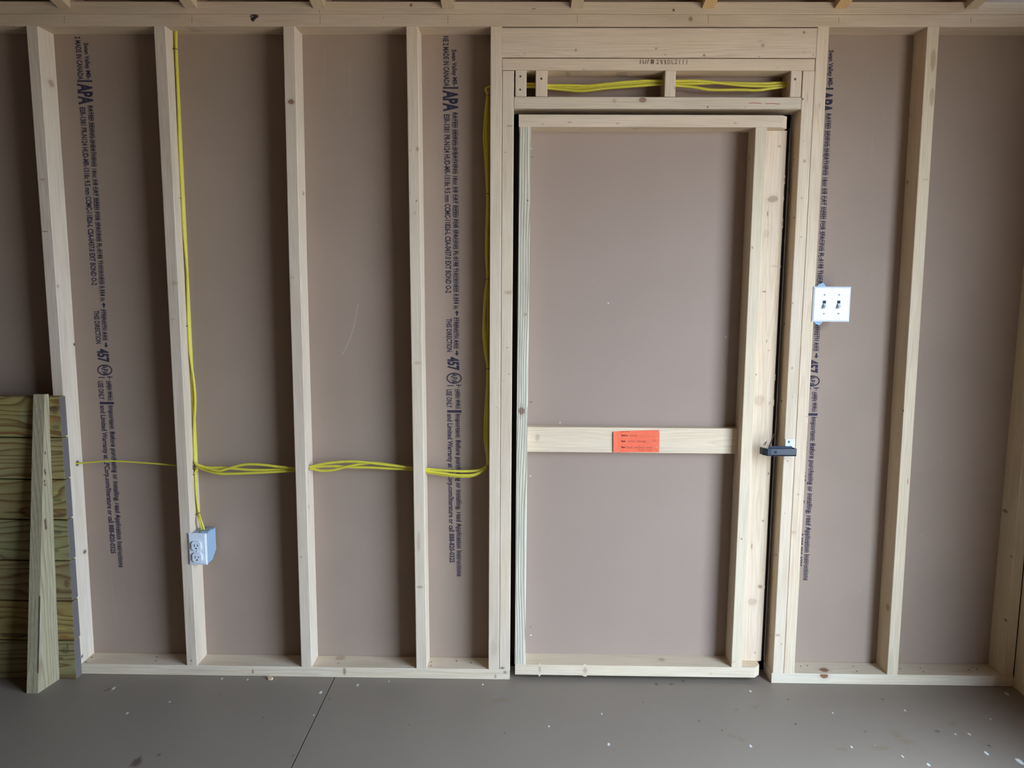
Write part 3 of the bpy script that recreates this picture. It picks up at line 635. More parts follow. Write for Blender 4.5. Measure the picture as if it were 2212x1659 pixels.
def rail(name, z0, z1, xend, knots, seed, tone):
    b = MB(); ch = 0.022; y0 = FY; y1 = -0.0021
    poly = [(dx0, y0, z0), (xend, y0, z0), (xend+ch, y0+ch, z0), (xend+ch, y1, z0), (dx0, y1, z0)]
    of = seed*1.7
    b.prism(poly, Z3*(z1-z0), 'pine', tone=(*tone, 1), gcf=lambda v: Vector((v.x+of, v.z-z0+0.05, v.y+0.13)))
    b.surf('pine', lambda v: Vector((v.x+of, v.z-z0+0.05, v.y+0.13)), tone)
    for k in knots: b.knot(*k[0], at=FY, **k[1]) if 'plane' not in k[1] else b.knot(*k[0], **k[1])
    return b.build(name, door)
rz1 = P(1400, 274.5, FY).z
rail('top_rail', rz1, dz1, P(1689.5, 262, FY).x, [FK(1231, 264, 5, 2, 0.4), FK(1172, 268, 4, 1.4, 0.4), FK(1334, 267, 5, 2, 0.4), FK(1588, 266, 4, 2, 0.4), FK(1372, 278, 8, 2, 0.4, plane='Z-', at=rz1)], 71, (1.03, 0.99, 0.93))
rz0 = dz0+TH
rail('bottom_rail', dz0, rz0, P(1630, 1452, FY).x, [FK(1166, 1446, 3, 9, 0.4), FK(1264, 1448, 6, 8, 0.4), FK(1535, 1455, 4, 3, 0.2), FK(1429, 1425, 9, 4, 0.4, plane='Z', at=rz0)], 72, (1.02, 1.0, 0.93))
xl_t, xl_b = P(1122, 271, FY).x, P(1111.5, 1436, FY).x
ysd = (FY-0.0021)/2; dd = -0.0021-FY
part('left_stile', [Vector((xl_b+TH/2, ysd, rz0)), Vector((xl_b+TH/2+0.001, ysd, 1.0)), Vector((xl_t+TH/2, ysd, rz1))], X3, Y3, TH, dd,
     [FK(1126.5, 888, 8.5, 10, 0.75), FK(1136, 679, 3, 3, 0.5), FK(1140, 433, 1.6, 2, 0.9, halo=False, col=HOLE)], 'pine_rough', (1.05, 1.04, 1.0), 73, label='stile with raised coarse grain')
xr_t, xr_b = P(1632, 276, FY).x, P(1579.5, 1440, FY).x
part('right_stile', [Vector((xr_b+TH/2, ysd, rz0)), Vector(((xr_b+xr_t)/2+TH/2, ysd, 1.0)), Vector((xr_t+TH/2, ysd, rz1))], X3, Y3, TH, dd,
     [FK(1625, 535, 3, 3, 0.5), FK(1602, 1164, 2.2, 2, 0.8), FK(1618, 340, 2, 9, 0.35, plane='X-', at=xr_t), FK(1591, 902, 1.5, 4, 0.5, plane='X-', at=xr_t-0.002), FK(1586, 1430, 3, 2, 0.4)], 'pine', (1.0, 1.0, 0.93), 74)
fx0 = max(xr_t, xr_b)+TH; LW = 0.089
b = MB(); of = 3.3
b.sweep([Vector(((fx0+dx1)/2, -0.0021-TH/2, z)) for z in (rz0+0.001, 0.7, 1.3, rz1-0.001)], X3, Y3, dx1-fx0, TH, 'pine', 0.009, (1.03, 0.99, 0.93), 75)
for x, y, rx, ry, dk in ((1684, 316, 4, 2.4, 0.5), (1669, 430, 13, 9, 0.5), (1657, 497, 12, 12, 0.3), (1658, 462, 1.4, 7, 0.7), (1655, 505, 8, 10, 0.2), (1651, 630, 4.5, 2.4, 0.6), (1661, 757, 1.4, 2, 0.6), (1656, 737, 1, 4, 0.8), (1632, 809, 3.4, 2.4, 0.65), (1656, 870, 10, 8, 0.5), (1640, 865, 14, 14, 0.25), (1676, 815, 3, 4, 0.5), (1648, 1125, 3, 3, 0.55), (1642, 1267, 6, 5, 0.6), (1625, 1300, 12, 10, 0.3), (1624, 1180, 1.2, 8, 0.8), (1631, 1410, 3, 2, 0.5), (1660, 1023, 2.4, 3, 0.7), (1696, 388, 3, 5, 0.6), (1692, 483, 4, 6, 0.6), (1672, 575, 9, 3, 0.2)):
    if dk > 0: b.knot(x, y, rx, ry, dk, at=-0.0021-TH)
b.build('latch_side_board', door, label='flat board filling the latch side of the door')
mz0, mz1 = P(1350, 978.5, -0.042).z, P(1350, 924, -0.042).z
b = MB(); b.sweep([Vector((x, -0.0021-TH/2, (mz0+mz1)/2)) for x in (xl_b+TH+0.001, 0.3, 0.6, xr_b+0.0015)], Y3, Z3, TH, mz1-mz0, 'pine', 0.002, (1.03, 1.0, 0.92), 76, cu=0.11, cv=0.01)
b.knot(1161, 945, 6, 9, 0.35, at=-0.0021-TH)
for x, y in ((1232.5, 927.5), (1232.5, 931.5), (1208, 963), (1186, 919)): b.blob(P(x, y, -0.041)-Y3*0.0002, X3*0.0012, Z3*0.0025, WHT, 0.9, 0.6)
b.build('middle_rail', door)

# exterior trim, near-black to paint the gap's shade; sill strip added to block light
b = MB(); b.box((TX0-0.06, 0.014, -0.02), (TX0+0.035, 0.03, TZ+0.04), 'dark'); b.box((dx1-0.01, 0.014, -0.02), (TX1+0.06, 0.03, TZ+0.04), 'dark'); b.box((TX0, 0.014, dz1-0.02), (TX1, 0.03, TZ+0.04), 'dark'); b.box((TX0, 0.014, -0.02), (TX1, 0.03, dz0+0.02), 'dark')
structure(b, 'trim_1', label='trim coloured near-black for the shade in the gap around the door', category='trim')

# ------------------------------------------------------------------ paper tag on the middle rail
ty = -0.0021-TH-0.0015
tag = empty('paper_tag', P(1374, 953, ty), label='orange paper tag stapled to the middle rail of the door', category='tag')
b = MB()
cols = []; nx = 12
tl, trr, bl, br_ = P(1324.5, 931.5, ty), P(1424.8, 929, ty), P(1324.8, 977, ty), P(1424, 977, ty)
for i in range(nx+1):
    u = i/nx; bulge = -0.0035*max(0, 1-u*7)**2 - 0.0007*math.sin(u*9)
    for v in (0, 0.25, 0.5, 0.75, 1):
        p = (tl*(1-u)+trr*u)*(1-v)+(bl*(1-u)+br_*u)*v; p.y += bulge
        if v == 0 and u < 0.12: p.z -= 0.002*(1-u/0.12)
        cols.append(p)
b.add(cols, [[i*5+j, i*5+j+1, (i+1)*5+j+1, (i+1)*5+j] for i in range(nx) for j in range(4)], 'orange')
b.add([c+Y3*0.0004 for c in cols], [[i*5+j, (i+1)*5+j, (i+1)*5+j+1, i*5+j+1] for i in range(nx) for j in range(4)], 'orange')
b.build('paper_sheet', tag)
b = MB(); tcol = srgb(80, 25, 30); hc = srgb(150, 75, 60)
def tt(body, x0, x1, y, h, col, al, bold=0.0):
    put_text(b, body, P(x0, y, ty-0.0012), P(x1, y, ty-0.0012), h/640, Z3, Vector((0, 0, 0)), col, al, 'mark', bold)
tt('Sold to', 1342, 1355.5, 942, 3.4, tcol, 0.95, 0.03); tt('Style', 1342, 1351, 954.5, 3.4, tcol, 0.95, 0.03); tt('Size', 1342, 1350, 967.5, 3.4, tcol, 0.95, 0.03)
tt('67754', 1341, 1360, 933.5, 2.2, hc, 0.6); tt('Stock', 1361, 1377, 942, 3.2, hc, 0.7); tt('2-Car  Garage', 1356, 1396, 954.5, 3.6, hc, 0.7); tt('LP', 1410, 1416.5, 954, 4, hc, 0.7)
tt('12x24  Left Door  white', 1352, 1408, 967.8, 3.6, hc, 0.7); tt('Rustic  Gray   14', 1380, 1419, 973, 3.0, hc, 0.7)
for y in (942.8, 955.4, 968.6): b.ribbon([P(1358, y, ty-0.0012), P(1418, y, ty-0.0012)], -Y3, 0.0004, hc, 0.5)
b.build('tag_writing', tag)
for i, (x, y) in enumerate(((1336, 940.5), (1333.5, 973.5), (1421, 932), (1416, 965.5))):
    b = MB(); b.tube([P(x-4, y+.4, ty-0.0014)-Y3*0.001, P(x+3.5, y, ty-0.0014)-Y3*0.001], 0.0006, 0.0006, 'steel', 6); b.build('staple', tag)

# ------------------------------------------------------------------ black gate latch
ly = -D
latch = empty('gate_latch', P(1692, 975, ly), label='black metal latch handle reaching from the trimmer stud onto the door', category='latch')
lz0 = 0.0
def LP_(px, py, Y): return P(px, py, Y)
yf = -D-0.034; yb = -D-0.003
zlo = P(1690, 985.5, yf).z; zhi = P(1690, 970, yf).z
xa = P(1641.5, 970, -D-0.004).x; xb_ = P(1659, 975, yf).x; xc = P(1721.5, 975, yf).x
plan = [Vector((xa, -D-0.002, 0)), Vector((xa+0.006, -D-0.016, 0)), Vector((xb_, yf+0.001, 0)), Vector((xb_+0.012, yf, 0)), Vector((xc-0.003, yf, 0)), Vector((xc, yf+0.003, 0)), Vector((xc, yf+0.012, 0)), Vector((xc-0.006, yb, 0))]
b = MB(); th = 0.003; n = len(plan); vs = []; fs = []
for i, p in enumerate(plan):
    t = (plan[min(i+1, n-1)]-plan[max(i-1, 0)]).normalized(); nn = Vector((-t.y, t.x, 0))
    for q, z in ((0, zlo), (0, zhi), (th, zhi), (th, zlo)):
        v = p+nn*q; v.z = z + (0.004 if i == 0 and z == zlo else 0); vs.append(v)
for i in range(n-1):
    for k in range(4): fs.append([i*4+k, i*4+(k+1) % 4, (i+1)*4+(k+1) % 4, (i+1)*4+k])
fs += [[0, 1, 2, 3], [(n-1)*4+k for k in (3, 2, 1, 0)]]
b.add(vs, fs, 'black')
b.prism([v+Z3*(zlo+0.001) for v in plan], Z3*0.003, 'black')
b.box((xb_+0.010, yb-0.006, zlo), (xc-0.008, yb, zhi+0.004), 'black')
b.build('latch_body', latch)
b = MB(); c = P(1675.3, 977, yf-0.0006); b.box((c.x-0.0042, c.y-0.0004, c.z-0.004), (c.x+0.0042, c.y+0.0004, c.z+0.004), 'slot'); b.build('square_hole', latch)
b = MB(); p0 = P(1661, 966, -D-0.006)
b.tube(spline([p0, P(1665, 957, -D-0.004), P(1672, 937.5, -D+0.02)]), 0.0022, 0.0022, 'rod', 8)
b.tube([P(1652, 962, -D-0.004), P(1656, 953, -D-0.006)], 0.0012, 0.0012, 'rod', 6); b.tube([P(1649, 961, -D-0.004), P(1654, 955, -D-0.006)], 0.0010, 0.0010, 'rod', 6)
b.build('thumb_rod', latch)
b = MB(); q0, q1 = P(1694.5, 986, ly), P(1716, 948.5, ly)
b.box((q0.x, ly-0.003, q0.z), (q1.x, ly-0.0002, q1.z), 'steel')
b.tube([P(1705.5, 954.5, ly-0.0028), P(1705.5, 954.5, ly-0.0055)], 0.0045, 0.0045, 'steel', 12)
b.build('mounting_plate', latch, label='pale zinc mounting plate')

# ------------------------------------------------------------------ double light switch
sy = -D-0.005
sw = empty('light_switch', P(1795, 657, sy), label='white double light switch plate mounted beside the right king stud', category='light switch')
def coverplate(par, tlp, brp, y, name='cover_plate'):
    a = P(*tlp, y); c = P(*brp, y); x0, x1, z1, z0 = a.x, c.x, a.z, c.z; bv = 0.005
    b = MB()
    vs = [(x0, y+0.005, z0), (x1, y+0.005, z0), (x1, y+0.005, z1), (x0, y+0.005, z1), (x0, y+0.0025, z0), (x1, y+0.0025, z0), (x1, y+0.0025, z1), (x0, y+0.0025, z1),
          (x0+bv, y-0.0005, z0+bv), (x1-bv, y-0.0005, z0+bv), (x1-bv, y-0.0005, z1-bv), (x0+bv, y-0.0005, z1-bv)]
    b.add(vs, [[3, 2, 1, 0], [0, 1, 5, 4], [1, 2, 6, 5], [2, 3, 7, 6], [3, 0, 4, 7], [4, 5, 9, 8], [5, 6, 10, 9], [6, 7, 11, 10], [7, 4, 8, 11], [8, 9, 10, 11]], 'white')
    return b.build(name, par), (x0, x1, z0, z1)
_, (sx0, sx1, sz0, sz1) = coverplate(sw, (1758, 619), (1834.5, 695.3), sy)
for px in (1780.5, 1811.5):
    c = P(px, 657.5, sy-0.0006)
    b = MB(); b.box((c.x-0.0052, c.y-0.0006, c.z-0.0125), (c.x+0.0052, c.y+0.0002, c.z+0.0125), 'slot')  # opening; the dark strip left at its top paints the toggle's shadow
    b.box((c.x-0.0048, c.y-0.0012, c.z-0.0120), (c.x+0.0048, c.y-0.0004, c.z+0.0030), 'white')
    slot = b.build('switch_opening', sw)
    b = MB(); b.prism([(c.x-0.0036, c.y-0.0008, c.z+0.003), (c.x-0.0036, c.y-0.0008, c.z-0.006), (c.x-0.003, c.y-0.0135, c.z-0.0145), (c.x-0.003, c.y-0.015, c.z-0.0085)], X3*0.007, 'white')
    b.build('toggle', sw)
    for py in (637, 677.5):
        e = P(px+(1.5 if py < 650 else 0), py, sy-0.0006); b = MB(); b.tube([e, e-Y3*0.0012], 0.0034, 0.0034, 'white', 12); b.box((e.x-0.0028, e.y-0.0014, e.z-0.0004), (e.x+0.0028, e.y-0.0011, e.z+0.0004), 'slot'); b.build('screw', sw)
kx = XT2(1.4)+TH+0.002
b = MB(); b.box((kx+0.004, -D+0.001, sz0+0.008), (sx1-0.008, -0.030, sz1-0.008), 'bluebox')
for s_, zz in ((1, sz1), (-1, sz0)):
    xe = P(1764, 614, -D).x+(0 if s_ > 0 else -0.004)
    b.prism([(xe-0.001, -D-0.0002, zz-s_*0.003), (xe+0.034, -D-0.0002, zz-s_*0.003), (xe+0.022, -D-0.0002, zz+s_*0.012), (xe+0.012, -D-0.0002, zz+s_*0.012)], Y3*0.004, 'bluebox')
    e = Vector((xe+0.014, -D-0.0006, zz+s_*0.012)); b.tube([e-X3*0.004-Z3*s_*0.002, e+X3*0.004+Z3*s_*0.002], 0.0014, 0.0014, 'slot', 6)
b.build('junction_box', sw, label='blue plastic junction box')

# ------------------------------------------------------------------ outlet on the second stud
oy = -D-0.006
ot = empty('power_outlet', P(426, 1186, oy), label='white double power outlet on a pale blue box, low on the second stud', category='power outlet')
_, (ox0, ox1, oz0, oz1) = coverplate(ot, (405, 1152), (448, 1220.5), oy)
for py in (1178.5, 1203.5):
    c = P(425 + (py-1178.5)*0.08, py, oy-0.0006)
    b = MB(); w_, h_ = 0.0165, 0.0165
    oct_ = [(-w_, -h_*.6), (-w_*.6, -h_), (w_*.6, -h_), (w_, -h_*.6), (w_, h_*.6), (w_*.6, h_), (-w_*.6, h_), (-w_, h_*.6)]
    b.prism([(c.x+u, c.y-0.006, c.z+v) for u, v in oct_], Y3*0.006, 'white')
    o = b.build('receptacle_face', ot)
    b = MB()
    for sx, hh in ((-0.0058, 0.0042), (0.0058, 0.0034)): b.box((c.x+sx-0.0011, c.y-0.0066, c.z+0.002-hh), (c.x+sx+0.0011, c.y-0.0061, c.z+0.002+hh), 'slot')
    b.tube([Vector((c.x, c.y-0.0061, c.z-0.0085)), Vector((c.x, c.y-0.0066, c.z-0.0085))], 0.0026, 0.0026, 'slot', 10)
    b.build('plug_slots', o)
e = P(426, 1191, oy-0.0004); b = MB(); b.tube([e, e-Y3*0.0012], 0.0030, 0.0030, 'white', 12); b.build('screw', ot)
bx0 = X2(0.45)+0.001; bx1 = P(449.2, 1185, -D).x
b = MB()
prof = [(-D-0.0005, oz1-0.0035), (-0.012, oz1-0.004), (-0.012, oz0+0.030), (-0.050, oz0+0.004), (-D-0.0005, oz0+0.004)]
prof = [(y, z) for y, z in prof]
b.prism([(bx0, y, z) for y, z in prof], X3*(bx1-0.002-bx0), 'greybox')
b.box((bx1-0.030, -D+0.012, oz1-0.0042), (bx1-0.003, -D+0.05, oz1+0.0006), 'greybox')
b.box((bx1-0.0335, -D+0.010, oz1-0.004), (bx1-0.031, -0.02, oz1-0.0025), 'slot')
b.build('outlet_box', ot, label='pale blue plastic box behind the outlet plate')

# ------------------------------------------------------------------ yellow cables
cs = []
def cable(label, ctrl, a=0.0042, bb=0.0034, group=None):
    pts = []
    for c in ctrl:
        p = P(c[0], c[1], c[2]) if len(c) == 3 else Vector(c[:3])
        pts.append(p)
    b = MB(); b.tube(spline(pts, 8), a, bb, 'yellow', 12)
    pr = dict(label=label, category='cable')
    if group: pr['group'] = group
    o = b.build('electrical_cable', origin=pts[0], **pr); cs.append(o); return o
YV = -0.032; YH = -0.045
def xe(px): return px
lab = 'yellow cable of the long bundle running through the studs and over the door'
G = 'yellow cables bundled along the wall'
# strands: px columns for the vertical run, then the horizontal run, up the king stud, over the door
VR = [  # y, x of strand a, b, c
    (62, 377.5, 380.5, 379), (85, 376.5, 380.5, 378.5), (107, 375.5, 380.5, 378), (180, 378, 383.5, 381), (250, 380.5, 386, 383), (330, 382.5, 388.5, 385.5), (428, 386, 389.5, 387.5), (490, 389, 395, 391),
    (560, 394, 402, 397), (600, 396, 405, 399.5), (650, 399.5, 405.5, 402), (703, 401.5, 405, 403), (760, 404.5, 410, 407), (820, 408, 418, 412), (865, 411, 421.5, 415), (930, 414.5, 419, 417), (985, 413.5, 418, 416)]
H1 = {0: [(424, 1004), (440, 1014), (470, 1022.5), (500, 1023.5), (560, 1021), (600, 1019), (640, 1016)],
      1: [(423, 1001), (440, 1009), (470, 1017), (490, 1013), (515, 1006), (535, 1003), (565, 1004), (600, 1008), (640, 1011.5)],
      2: [(422, 1000), (436, 1007), (450, 1010), (480, 1010.5), (505, 1012.5), (540, 1015), (580, 1015), (640, 1013.5)]}
H2 = {0: [(668, 1012), (690, 1016.5), (705, 1017), (722, 1015), (745, 1009), (775, 1003), (805, 1000), (835, 1003), (870, 1008), (893, 1010.5)],
      1: [(668, 1009), (690, 1003.5), (725, 998.5), (765, 997), (800, 1000), (830, 1003.5), (860, 1007), (893, 1011)],
      2: [(668, 1010), (690, 1008), (720, 1007), (760, 1009.5), (800, 1010), (850, 1012.5), (893, 1014.5)]}
H3 = {0: [(922, 1013), (960, 1016.5), (1000, 1018), (1030, 1016.5), (1043, 1012)],
      1: [(922, 1017), (960, 1023), (990, 1026.5), (1020, 1026), (1040, 1018)],
      2: [(922, 1020), (960, 1026), (990, 1029), (1018, 1028.5), (1042, 1018)]}
V2 = {0: [(1052, 1003), (1052.5, 985), (1049, 960), (1047.5, 930), (1049.5, 880), (1052.5, 840), (1053.5, 800), (1054, 750), (1054.5, 700), (1055, 650), (1055, 602), (1054.5, 550), (1055, 500), (1055, 420), (1055, 350), (1056, 290), (1056, 240), (1055.5, 206), (1057, 188)],
      1: [(1053.5, 1004), (1054, 985), (1053, 960), (1052, 930), (1053, 880), (1053.5, 840), (1054, 800), (1051, 765), (1048, 725), (1046, 690), (1049, 640), (1053, 602), (1052, 550), (1052.5, 500), (1054, 420), (1052, 350), (1050.5, 290), (1051.5, 240), (1054, 206), (1056, 188)],
      2: [(1054.5, 1002), (1055, 985), (1054, 960), (1054.5, 930), (1055, 880), (1055.5, 840), (1055.5, 800), (1049, 765), (1045, 725), (1045, 700), (1048, 640), (1053, 602), (1050.5, 550), (1051, 500), (1053, 420), (1048, 330), (1046, 290), (1049.5, 240), (1053.5, 206), (1056, 188)]}
TP = {0: [(1138, 181.5), (1182, 184.5), (1230, 184.5), (1270, 185.5), (1310, 181.5), (1350, 177.5), (1390, 175), (1420, 175.5), (1459, 175), (1510, 175), (1560, 180), (1610, 185), (1660, 186), (1698, 183)],
      1: [(1138, 184.5), (1182, 187.5), (1220, 189), (1250, 190.5), (1280, 189), (1320, 184.5), (1360, 181), (1420, 178.5), (1459, 181), (1510, 180.5), (1550, 179), (1600, 180), (1650, 180.5), (1698, 178.5)],
      2: [(1138, 187.5), (1182, 190), (1215, 193.5), (1250, 196.5), (1275, 195), (1300, 191.5), (1340, 188), (1390, 184.5), (1420, 182.5), (1459, 184.5), (1500, 188.5), (1535, 194), (1600, 194), (1635, 195), (1665, 191), (1698, 187)]}
for s in range(3):
    ctrl = []
    ys = (-0.030, -0.037, -0.024)[s]; yh = (-0.047, -0.052, -0.042)[s]
    for row in VR: ctrl.append((row[1+s], row[0], ys))
    # keep clear of the stud face
    pts = []
    for c in ctrl:
        p = P(*c); p.x = max(p.x, X2(p.z)+0.0046); pts.append(p)
    for i, c in enumerate(H1[s]): pts.append(P(c[0], c[1], yh if i > 1 else (ys+yh)/2))
    for c in H2[s]: pts.append(P(c[0], c[1], yh))
    for c in H3[s]: pts.append(P(c[0], c[1], yh))
    for c in V2[s]:
        p = P(c[0], c[1], (-0.040, -0.050, -0.046)[s]); p.x = min(p.x, X5(p.z)-TH-0.0046); pts.append(p)
    for c in TP[s]: pts.append(P(c[0], c[1], (-0.048, -0.043, -0.050)[s]))
    b = MB(); b.tube(spline(pts, 6), 0.0046, 0.0038, 'yellow', 12)
    b.build('electrical_cable', origin=pts[0], label=lab, category='cable', group=G)
# short drop to the outlet
for s, col in enumerate(([(417.5, 1010), (416, 1018), (418, 1030), (419, 1055), (422, 1085), (426, 1108), (430, 1122), (434.5, 1138), (437, 1152)],
                         [(426, 1013), (421, 1021), (422, 1031), (423, 1055), (426, 1085), (429.5, 1108), (433.5, 1122), (439, 1138), (442, 1152)])):
    pts = [P(x, y, (-0.034, -0.040)[s] if y < 1115 else -0.052) for x, y in col]
    for p in pts: p.x = max(p.x, X2(p.z)+0.0044)
    b = MB(); b.tube(spline(pts, 6), 0.0038, 0.0034, 'yellow', 12)
    b.build('electrical_cable', origin=pts[0], label='short yellow cable dropping into the top of the outlet box', category='cable', group='short cables into the outlet box')
cable('single thin yellow cable sagging across the first bay to the left stud', [(162, 1001.5, -0.045), (168, 1001, -0.045), (200, 998.5, -0.045), (240, 996, -0.045), (290, 998.5, -0.045), (340, 1002, -0.045), (385, 1006, -0.045), (414, 1009, -0.045)], 0.0030, 0.0028)
# cable ties / wire staples
def tie(label, x0, x1, y, Y, dy=0, g='dark wire ties round the yellow cables'):
    p0, p1 = P(x0, y+dy, Y), P(x1, y-dy, Y)
    f = -Y3*0.009
    b = MB(); b.tube([p0+Y3*0.004, p0+f*0.4, p0*0.8+p1*0.2+f, p0*0.2+p1*0.8+f, p1+f*0.4, p1+Y3*0.004], 0.0011, 0.0011, 'wire', 6)
    b.build('cable_tie', origin=p0, label=label, category='cable tie', group=g)
tie('dark wire tie at the very top of the cables on the outlet stud', 371, 384.5, 107, -0.036)
tie('dark wire tie on the outlet stud cables, second from the top', 383, 392.5, 428, -0.036)
tie('dark wire tie on the outlet stud cables, at switch height', 398, 408, 704, -0.036, -0.8)
tie('dark wire tie on the outlet stud where the cables bend sideways', 411, 422, 997, -0.036, -1)
tie('dark wire tie just below the bend on the outlet stud', 413.5, 423, 1026, -0.038, 3)
tie('lowest dark wire tie, just above the outlet box', 423, 433, 1109, -0.040, 2.5)
tie('topmost dark wire tie on the cables left of the door', 1052.5, 1058.5, 206, -0.05)
tie('dark wire tie on the cables left of the door, second from the top', 1050.5, 1057, 419, -0.05, -1)
tie('dark wire tie left of the door, third from the top', 1050.5, 1057, 603, -0.05)
tie('dark wire tie left of the door, fourth from the top', 1049.5, 1057, 796, -0.05)
tie('lowest dark wire tie left of the door at the cable bend', 1049.5, 1056, 1006, -0.052, -4)

# ------------------------------------------------------------------ stacked treated deck boards and the wedge leaning on them
ybk = -D-0.001; th_ = 0.0375; yfr = ybk-th_
ylines = [855.5, 945, 1035.5, 1122.5, 1211, 1298, 1383.5, 1468]
ends = [129.8, 136.3, 141.5, 147.5, 152.5, 157.5, 161.5]
names = ['topmost', 'second from top', 'third from top', 'fourth from top', 'fifth from top', 'second from floor', 'bottom one']
desc = ['yellow brown treated board with dark blotches at its end', 'striped treated board with wavy brown grain', 'treated board with wavy grain and a dark lower edge', 'green grey treated board', 'brown treated board with a knot at its end', 'treated board with an orange lower edge', 'grey green treated board with a dark knot']
tones = [(1.0, 0.94, 0.70), (0.98, 0.95, 0.82), (0.95, 0.92, 0.75), (0.88, 0.95, 0.90), (0.82, 0.78, 0.72), (0.95, 0.88, 0.62), (0.78, 0.80, 0.72)]
for i in range(7):
    z1 = P(130, ylines[i], yfr).z; z0 = max(P(150, ylines[i+1], yfr).z, 0.0005)
    xe_ = P(ends[i], (ylines[i]+ylines[i+1])/2, yfr).x
    b = MB(); tn_ = tones[i]
    hgt = z1-z0-0.0035
    xs = [xe_, xe_-0.6, xe_-1.2, xe_-1.83]
    b.sweep([Vector((x, (yfr+ybk)/2, z0+hgt/2)) for x in xs], Y3, Z3, th_, hgt, 'treated', 0.004, tn_, 100+i, cu=0.02+0.012*(i % 3), cv=[0.03, -0.02, 0.05, 0.01, 0.06, -0.04, 0.02][i])
    # weathered, bluish end grain
    c = Vector((xe_+0.0006, (yfr+ybk)/2, z0+hgt/2))
    b.add([c-Y3*0.017-Z3*(hgt/2-.002), c+Y3*0.017-Z3*(hgt/2-.002), c+Y3*0.017+Z3*(hgt/2-.002), c-Y3*0.017+Z3*(hgt/2-.002)], [[0, 1, 2, 3]], 'mark', tone=(*srgb(108, 100, 98), 0.85))
    K = lambda x, y, rx, ry, dk, col=None: b.knot(x, y, rx, ry, dk, at=yfr, halo=False, col=col)
    if i == 0:
        K(112, 905, 13, 8, 0.6, srgb(150, 100, 45)); K(117, 885, 10, 12, 0.55, srgb(60, 58, 38)); K(120, 923, 12, 6, 0.5, srgb(70, 65, 40)); K(108, 868, 6, 2, 0.7, srgb(165, 150, 60)); K(116, 865, 5, 2, 0.5, srgb(165, 150, 60))
        K(51, 900, 9, 26, 0.35, srgb(140, 150, 120)); K(20, 935, 60, 3, 0.4, srgb(150, 85, 40))
    if i == 2: K(120, 1114, 26, 5, 0.7, srgb(60, 38, 25)); K(30, 1107, 34, 3, 0.6, srgb(55, 35, 25)); K(121, 1065, 8, 4, 0.6, srgb(150, 145, 70)); K(125, 1080, 12, 5, 0.5, srgb(60, 60, 40))
    if i == 3: K(125, 1150, 12, 5, 0.5, srgb(60, 62, 50)); K(122, 1190, 8, 5, 0.5, srgb(60, 62, 50))
    if i == 4: K(144, 1262, 8, 11, 0.7, srgb(85, 58, 52)); K(143, 1262, 4, 5, 0.6, srgb(60, 40, 38))
    if i == 5: K(137, 1375, 14, 6, 0.65, srgb(130, 80, 40)); K(30, 1372, 40, 7, 0.7, srgb(60, 42, 26)); K(134, 1358, 14, 3, 0.4, srgb(170, 160, 90))
    if i == 6:
        K(140, 1405, 12, 10, 0.5, srgb(70, 65, 50)); K(130, 1422, 10, 4, 0.6, srgb(50, 48, 38)); K(146, 1398, 3, 10, 0.5, srgb(45, 42, 35))
        b.ribbon([P(-10, 1420.5, yfr)-Y3*0.0002, P(62, 1422, yfr)-Y3*0.0002], -Y3, 0.002, srgb(45, 28, 20), 0.9)
    b.build('deck_board', origin=(xe_, ybk, z0), label=desc[i]+', '+names[i]+' of the stack', category='board', group='treated boards stacked on edge against the left stud')
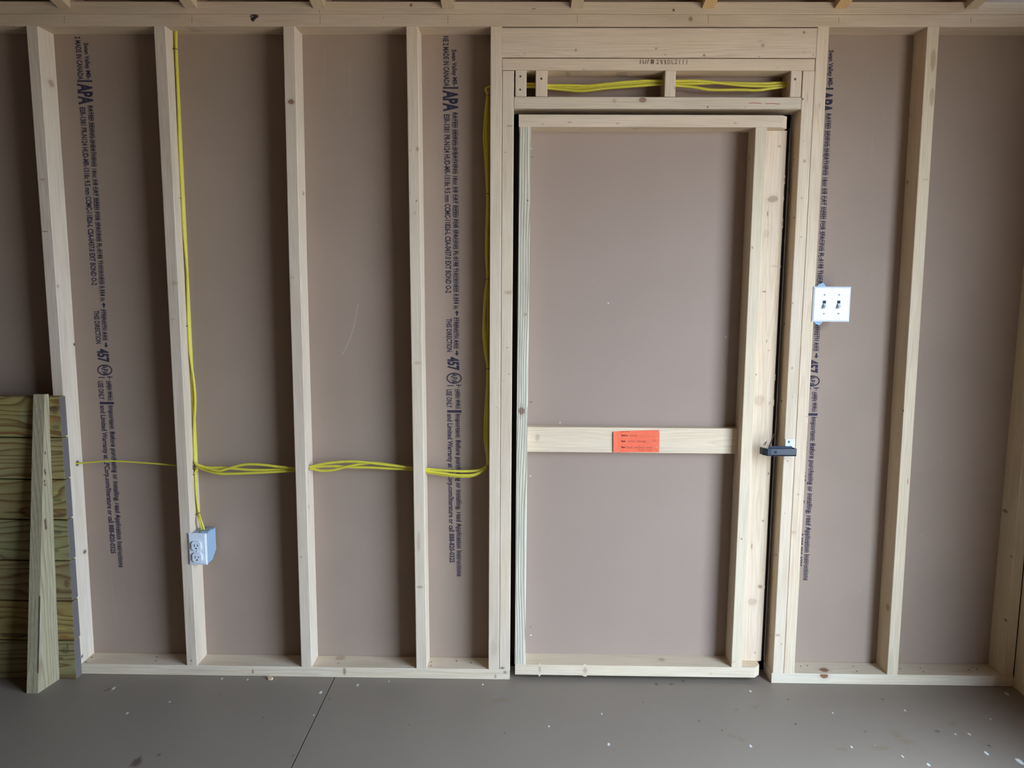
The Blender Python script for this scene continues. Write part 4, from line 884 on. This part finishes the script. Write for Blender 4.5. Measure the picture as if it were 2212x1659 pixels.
# wedge
f0, f1 = PZ(57.5, 1498, 0), PZ(82, 1498, 0); bk = yfr-0.001
zt_ = P(88, 852, yfr-0.016).z; tL, tR = P(72, 852, yfr-0.016).x, P(96, 852, yfr-0.016).x
xbR = PZ(126, 1469.5, 0).x
b = MB()
w0 = 0.0385
cx0 = f0.x+w0/2
X_b0, X_b1 = f0.x, xbR
X_t0, X_t1 = P(72, 852, yfr-0.016).x, P(104, 852, yfr-0.004).x
vs = [(X_b0, f0.y, 0.0003), (f0.x+w0, f0.y, 0.0003), (X_b1, bk, 0.0003), (X_b0, bk, 0.0003), (X_t0, yfr-0.016, zt_), (X_t0+w0, yfr-0.016, zt_), (X_t1, bk, zt_), (X_t0, bk, zt_)]
vs = [Vector(v) for v in vs]
seg = 6; vv = []; ff = []
for k in range(seg+1):
    t = k/seg
    for j in range(4): vv.append(vs[j]*(1-t)+vs[4+j]*t)
for k in range(seg):
    for j in range(4): ff.append([k*4+j, k*4+(j+1) % 4, (k+1)*4+(j+1) % 4, (k+1)*4+j])
ff += [[3, 2, 1, 0], [seg*4+j for j in range(4)]]
b.add(vv, ff, 'treated_pale', [Vector((v.z, v.x+1.66+0.03, v.y+0.20)) for v in vv], (1.0, 1.0, 0.95, 1))
def on_side(px, py, rx, ry, col, al):
    z = P(px, py, -0.17).z; t = z/zt_
    a_ = vs[1]*(1-t)+vs[5]*t; c_ = vs[2]*(1-t)+vs[6]*t; b.blob(a_+(c_-a_)*rx+Vector((0.0008, -0.0008, 0)), (c_-a_)*0.11, Z3*ry/640, col, al, 0.6)
for py, r, u in ((980, 5, .25), (1018, 6, .2), (1024, 5, .3), (1040, 4, .2), (1048, 5, .25), (1128, 11, .3), (1140, 7, .35)): on_side(0, py, u, r, srgb(105, 62, 52), 0.65)
b.ribbon([vs[1]*(1-t)+vs[5]*t+Vector((0.0006, -0.0010, 0)) for t in (0.07, 0.12, 0.18, 0.24, 0.33)], Vector((0.7, -0.7, 0)), 0.0022, srgb(52, 36, 28), 0.95)
b.blob(P(80, 883, yfr-0.02)-Y3*0.004, X3*0.004, Z3*0.004, srgb(190, 200, 215), 0.8, 0.3)
b.build('timber_wedge', origin=(cx0, (f0.y+bk)/2, 0), label='tall tapered treated timber leaning in front of the stacked deck boards', category='timber')

# ------------------------------------------------------------------ small loose thing
c = PZ(582, 1467.5, 0); b = MB()
b.prism([c+Vector((-0.010, 0.006, 0.0004)), c+Vector((0.006, 0.008, 0.0004)), c+Vector((0.013, 0.001, 0.0004)), c+Vector((0.010, -0.007, 0.0004)), c+Vector((-0.002, -0.006, 0.0004))], Z3*0.007, 'pine', tone=(1.0, 0.85, 0.7, 1))
b.build('wood_chip', origin=c, label='small orange wood chip on the floor below the bottom plate', category='wood chip')
